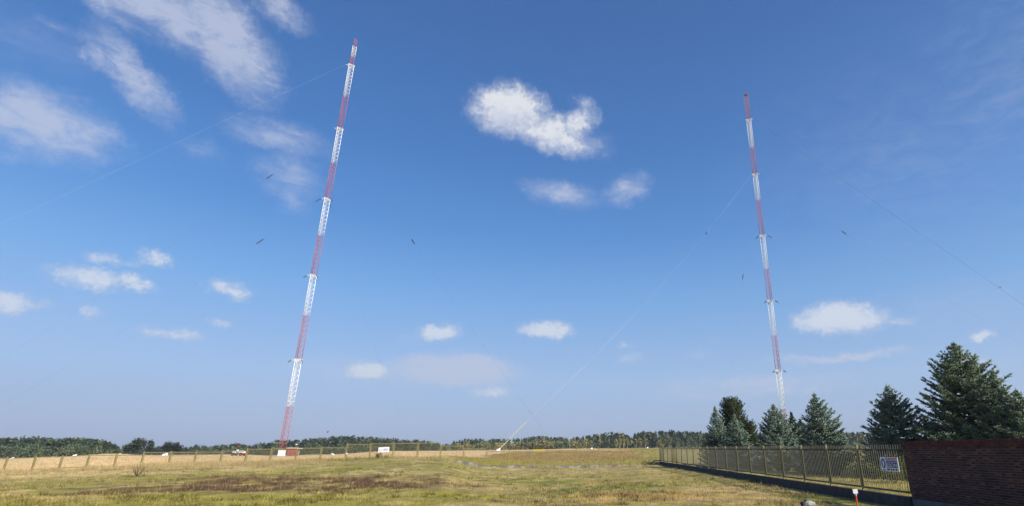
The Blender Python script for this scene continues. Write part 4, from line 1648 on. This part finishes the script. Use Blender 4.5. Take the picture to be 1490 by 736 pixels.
hay_heap()

M_WOOD = mat('wood_foliage', (1, 1, 1), .85, var=.2, scale=.3, attr=True, spec=.1)


def crown_pts(n, H, W, kind):
    """points through the volume of a far crown, in tree space"""
    if kind == 'oak':          # dense broad crown down to the ground
        k = 16
        d = rng.normal(size=(k, 3))
        d /= np.linalg.norm(d, axis=1)[:, None]
        d[:, 2] = np.abs(d[:, 2]) * 1.1 - .25
        cen = d * np.array([W * .62, W * .62, H * .42]) * rng.uniform(.55, 1.0, (k, 1)) + np.array([0, 0, H * .42])
        i = rng.integers(0, k, n)
        P = cen[i] + rng.normal(size=(n, 3)) * np.array([W * .2, W * .2, H * .085])
        P[:, 2] = np.clip(P[:, 2], .02 * H, H)
        return P
    if kind == 'pine':         # flat-topped, clumped layers over a bare stem
        k = 9
        cz = rng.uniform(.45, .95, k)
        ca = rng.uniform(0, 2 * pi, k)
        cr = W * rng.uniform(0, .75, k) * (1.15 - cz)
        i = rng.integers(0, k, n)
        P = np.stack([np.cos(ca[i]) * cr[i], np.sin(ca[i]) * cr[i], cz[i] * H], 1) + rng.normal(size=(n, 3)) * np.array([W * .22, W * .22, H * .05])
    elif kind == 'spire':
        t = rng.uniform(.08, 1, n) ** .9
        a = rng.uniform(0, 2 * pi, n)
        r = W * (1.02 - t) ** .8 * rng.uniform(.3, 1, n)
        P = np.stack([np.cos(a) * r, np.sin(a) * r, t * H], 1)
    else:                      # round broadleaf
        k = 10
        d = rng.normal(size=(k, 3))
        d /= np.linalg.norm(d, axis=1)[:, None]
        cen = d * np.array([W * .6, W * .6, H * .27]) + np.array([0, 0, H * .58])
        i = rng.integers(0, k, n)
        P = cen[i] + rng.normal(size=(n, 3)) * np.array([W * .24, W * .24, H * .10])
        P[:, 2] = np.clip(P[:, 2], .05 * H, H)
    return P


def wood(name, label, x0, x1, Y0, Y1, prof, count, pal, kinds, hv=(.72, 1.02), wscale=.24, npt=70, low=None):
    """a far wood that reads as one mass; its skyline follows the heights seen along the photograph's columns"""
    xs, ys = [p[0] for p in prof], [p[1] for p in prof]
    VV, FF, CC = [], [], []
    o = 0
    trunk = []
    for k in range(count):
        px = rng.uniform(x0, x1)
        Y = rng.uniform(Y0, Y1)
        x = at(px, Y)
        z = gz(x, Y)
        py = np.interp(px, xs, ys)
        r = ray(px, py)
        H = (EYE + r.z / r.y * Y - z) * rng.uniform(*hv)
        if low is not None:
            H *= low[0] + (low[1] - low[0]) * (Y - Y0) / (Y1 - Y0)
        H = max(H, 3.0)
        kd = kinds[rng.integers(len(kinds))]
        W = H * wscale * rng.uniform(.75, 1.25) * (1.25 if kd == 'round' else 1.0)
        n = npt
        P = crown_pts(n, H, W, kd)
        low_n = n // 5                      # undergrowth and skirts close the wood at its foot
        P[:low_n] = np.stack([rng.normal(size=low_n) * W * .7, rng.normal(size=low_n) * W * .7, H * rng.uniform(0, .42, low_n)], 1)
        P = P + np.array([x, Y, z])
        c = np.array(pal[rng.integers(len(pal))]) * rng.uniform(.8, 1.25)
        c = c[None] * rng.uniform(.7, 1.3, (n, 1))
        V, Fq, C = leaf_quads(P, np.full(n, max(.55, .075 * H)), c)
        VV.append(V); FF.append(Fq + o); CC.append(C)
        o += len(V)
    ob = raw_mesh(name, np.concatenate(VV), np.concatenate(FF), M_WOOD, np.concatenate(CC), None, 4)
    ob['kind'] = 'stuff'
    ob['label'] = label
    return ob


PD = [(.038, .054, .032), (.045, .063, .038), (.034, .048, .030)]           # dark pine
PM = [(.085, .112, .058), (.10, .125, .066), (.075, .103, .055), (.062, .082, .048)]  # lighter broadleaf
PO = [(.15, .15, .065), (.165, .15, .065), (.09, .112, .056), (.06, .08, .044), (.125, .135, .062)]
LP = [(-80, 640), (0, 637.5), (20, 637), (50, 635.5), (70, 639.5), (100, 637), (130, 638.5), (150, 642), (163, 648), (172, 652)]
wood('left_wood', 'dark pine wood along the horizon at the far left', -90, 166, 380, 450, LP, 240, PD + PM[:1], ['pine', 'round', 'pine'], (.85, 1.03), .30, 110)
wood('left_wood_edge', 'lighter round trees along the front edge of the far left wood', -90, 172, 345, 385, [(p, q + 9) for p, q in LP], 120, PM, ['round'], (.65, 1.1), .42, 130)
MP = [(166, 653), (225, 649), (262, 650), (280, 647.5), (300, 648.5), (330, 646), (345, 643.5), (358, 648), (376, 644.5), (385, 644), (397, 641), (420, 641), (440, 640), (455, 638.5), (470, 637), (500, 635), (530, 636), (560, 637.5), (600, 640), (625, 642), (645, 645.5), (660, 646)]
wood('middle_wood', 'long dark wood on the horizon behind the left mast', 168, 655, 540, 680, MP, 640, PD + PD + PM[:2], ['pine', 'round', 'oak', 'round'], (.93, 1.08), .27, 80)
wood('middle_wood_edge', 'lower green scrub before the dark wood behind the left mast', 255, 650, 490, 540, [(p, q * .5 + 656 * .5 + 1) for p, q in MP], 190, PM + PD, ['round'], (.6, 1.15), .5, 80)
RP = [(652, 643), (660, 641), (675, 637.8), (700, 638.5), (730, 638.8), (760, 636.5), (780, 634), (800, 635), (830, 637), (850, 634.5), (870, 631.5), (890, 628), (908, 630), (914, 633.5), (930, 628.5), (950, 628), (965, 626.5), (985, 626.5), (1020, 628.5), (1060, 629), (1240, 629), (1300, 629)]
wood('right_wood', 'mixed green wood along the horizon right of the left mast', 656, 1300, 600, 720, RP, 780, PD + PD + PM + PO, ['pine', 'round', 'oak', 'spire'], (.9, 1.05), .25, 80)
wood('right_wood_edge', 'olive broadleaf trees along the front edge of the mixed wood', 660, 860, 560, 600, [(p, q + 4) for p, q in RP], 170, [(1.55 * c[0], 1.45 * c[1], 1.3 * c[2]) for c in PO], ['round', 'oak'], (.75, 1.05), .36, 110)
wood('right_wood_edge', 'green trees along the front edge of the wood by the birches', 855, 1260, 560, 600, [(p, q + 9) for p, q in RP], 150, PM + PO[2:4], ['round', 'spire'], (.6, 1.05), .30, 90)
wood('distant_ridge', 'faint wooded ridge in the gap of the horizon', 560, 760, 2300, 2600, [(560, 645), (640, 645), (700, 646), (760, 647)], 160, PD, ['round'], (.85, 1.02), .6, 30)


def far_tree(name, label, cat, px, Y, top, W, col, kind, n=260, group=None, size=None, trunk_col='bark'):
    x = at(px, Y)
    z = gz(x, Y)
    H = h_at(px, top, Y)
    root = thing(name, label, cat, (x, Y, z), 0, group)
    b = MB()
    b.tube((0, 0, -.3), (0, 0, H * .7), .025 * H * .6, .008 * H, 6)
    for k in range(5):
        a = random.uniform(0, 2 * pi)
        zz = H * random.uniform(.35, .7)
        b.tube((0, 0, zz), (cos(a) * W * .6, sin(a) * W * .6, zz + H * .14), .08, .03, 4, cap=False)
    b.build('trunk', mat('birch_bark', (.5, .48, .44), .8, var=.2) if trunk_col == 'birch' else M_BARK, root)
    P = crown_pts(n, H, W, kind)
    c = np.array(col)[None] * rng.uniform(.65, 1.35, (n, 1))
    V, Fq, C = leaf_quads(P, np.full(n, size or .05 * H), c)
    raw_mesh('crown', V, Fq, M_WOOD, C, root, 4)
    return root


far_tree('pine_tree', 'largest dark pine with a wide layered crown standing alone at the left of the horizon', 'pine tree', 194, 330, 633, 6.8, (.034, .046, .028), 'oak', 1300, 'lone pines on the left horizon')
far_tree('pine_tree', 'dark shoulder pine close against the left side of the largest lone pine', 'pine tree', 180, 336, 644, 4.2, (.036, .05, .03), 'oak', 600, 'lone pines on the left horizon')
far_tree('pine_tree', 'small round topped pine just right of the largest lone pine', 'pine tree', 213, 338, 637.5, 2.4, (.034, .046, .028), 'oak', 420, 'lone pines on the left horizon')
far_tree('pine_tree', 'compact dark pine with a square crown left of the farm vehicle', 'pine tree', 238, 330, 639, 3.9, (.026, .036, .026), 'oak', 800, 'lone pines on the left horizon')
far_tree('pine_tree', 'dark pine grown into the right side of the square crowned pine', 'pine tree', 249, 332, 638.5, 3.8, (.026, .036, .026), 'oak', 800, 'lone pines on the left horizon')
far_tree('pine_tree', 'low dark bush pine filling the gap between the lone pines', 'pine tree', 223, 340, 650, 5.0, (.036, .05, .03), 'oak', 500, 'lone pines on the left horizon')
for px, nth in zip((897, 902.5, 908, 914, 920, 926, 932, 940), ('leftmost', 'second from the left', 'third from the left', 'fourth from the left', 'fourth from the right', 'third from the right', 'second from the right', 'rightmost')):
    far_tree('birch_tree', 'slim yellowing birch, %s in the row before the right wood' % nth, 'birch', px, 548 + random.uniform(0, 14), random.uniform(632.5, 637), 2.3, np.array((.25, .225, .085)) * random.uniform(.85, 1.1), 'oak', 260, 'yellowing birches in front of the right wood', .6, 'birch')
far_tree('autumn_tree', 'low round yellow orange tree right of the birch row', 'tree', 961, 548, 640, 4.0, (.30, .235, .08), 'oak', 300, 'autumn trees before the woods', .7)
far_tree('autumn_tree', 'tall orange brown tree in the middle of the mixed wood', 'tree', 789, 558, 635, 3.6, (.21, .15, .075), 'oak', 320, 'autumn trees before the woods', .8)
far_tree('autumn_tree', 'olive tree immediately left of the tall orange brown tree', 'tree', 778, 557, 637.5, 3.4, (.19, .165, .075), 'oak', 300, 'autumn trees before the woods', .8)
far_tree('autumn_tree', 'olive yellow tree behind the upper end of the pale anchor rod', 'tree', 757, 562, 639.5, 4.4, (.17, .16, .075), 'oak', 320, 'autumn trees before the woods', .8)
far_tree('autumn_tree', 'light olive tree behind the first fence panels right of the notice board', 'tree', 697, 540, 643, 5.4, (.15, .15, .07), 'oak', 360, 'autumn trees before the woods', .8)


# ------------------------------------------------------------------ birds
def bird(label, px, py, dist, span, roll, head):
    r = ray(px, py).normalized() * dist
    root = thing('bird', label, 'bird', (r.x, r.y, EYE + r.z), head, 'birds in the sky')
    m = mat('dark_feathers', (.025, .022, .02), .8, var=.2)
    bm = bmesh.new()
    bmesh.ops.create_uvsphere(bm, u_segments=10, v_segments=8, radius=1)
    for v in bm.verts:
        x = v.co.x
        k = 1 - .55 * max(0, -x)
        v.co = Vector((x * .32 * span, v.co.y * .09 * span * k, v.co.z * .08 * span * k))
    for (cx, rr) in ((.31, .06),):
        ret = bmesh.ops.create_icosphere(bm, subdivisions=2, radius=rr * span)
        for v in ret['verts']:
            v.co.x += cx * span
            v.co.z += .03 * span
    me = bpy.data.meshes.new('body')
    bm.to_mesh(me)
    bm.free()
    me.materials.append(m)
    bo = link('body', me, root, (0, 0, 0), (0, -roll, 0))
    for sg in (-1, 1):
        b = MB()
        top = [(.12, .04, .02), (.14, .28, .14), (.0, .52, .10), (-.10, .26, .13), (-.14, .04, .01)]
        vs = [(p[0] * span, sg * p[1] * span, p[2] * span) for p in top] + [(p[0] * span, sg * p[1] * span, p[2] * span - .018 * span) for p in top]
        b.add(vs, [(0, 1, 2, 3, 4), (9, 8, 7, 6, 5)] + [(i, (i + 1) % 5, 5 + (i + 1) % 5, 5 + i) for i in range(5)])
        b.build('wing', m, bo)
    b = MB()
    b.add([(-.26 * span, -.03 * span, 0), (-.26 * span, .03 * span, 0), (-.46 * span, .07 * span, .01), (-.46 * span, -.07 * span, .01),
           (-.26 * span, -.03 * span, -.015 * span), (-.26 * span, .03 * span, -.015 * span), (-.46 * span, .07 * span, -.012 * span), (-.46 * span, -.07 * span, -.012 * span)],
          [(0, 1, 2, 3), (7, 6, 5, 4), (0, 4, 5, 1), (1, 5, 6, 2), (2, 6, 7, 3), (3, 7, 4, 0)])
    b.build('tail', m, bo)


bird('small dark bird flying low over the wood right of the left mast', 477, 628, 200, 1.1, radians(50), 0)
bird('tiny dark bird high in the sky under the largest white cloud', 763, 264, 200, .5, radians(5), radians(70))
bird('tiny dark bird gliding above the guy wire near the right edge', 1455, 418, 170, .8, radians(10), 0)

# ------------------------------------------------------------------ haze
def build_haze():
    b = MB()
    lo, hi, rad = -60.0, 345.0, 2900.0
    b.box((0, 0, (lo + hi) / 2), (rad, rad, (hi - lo) / 2))
    m = bpy.data.materials.new('air')
    m.use_nodes = True
    nt = m.node_tree
    nt.nodes.clear()
    out = nt.nodes.new('ShaderNodeOutputMaterial')
    v = nt.nodes.new('ShaderNodeVolumePrincipled')
    v.inputs['Color'].default_value = (.80, .88, 1.0, 1)
    v.inputs['Density'].default_value = 0.00013
    v.inputs['Anisotropy'].default_value = 0.2
    nt.links.new(v.outputs[0], out.inputs['Volume'])
    o = b.build('haze', m)
    o['kind'] = 'stuff'


build_haze()
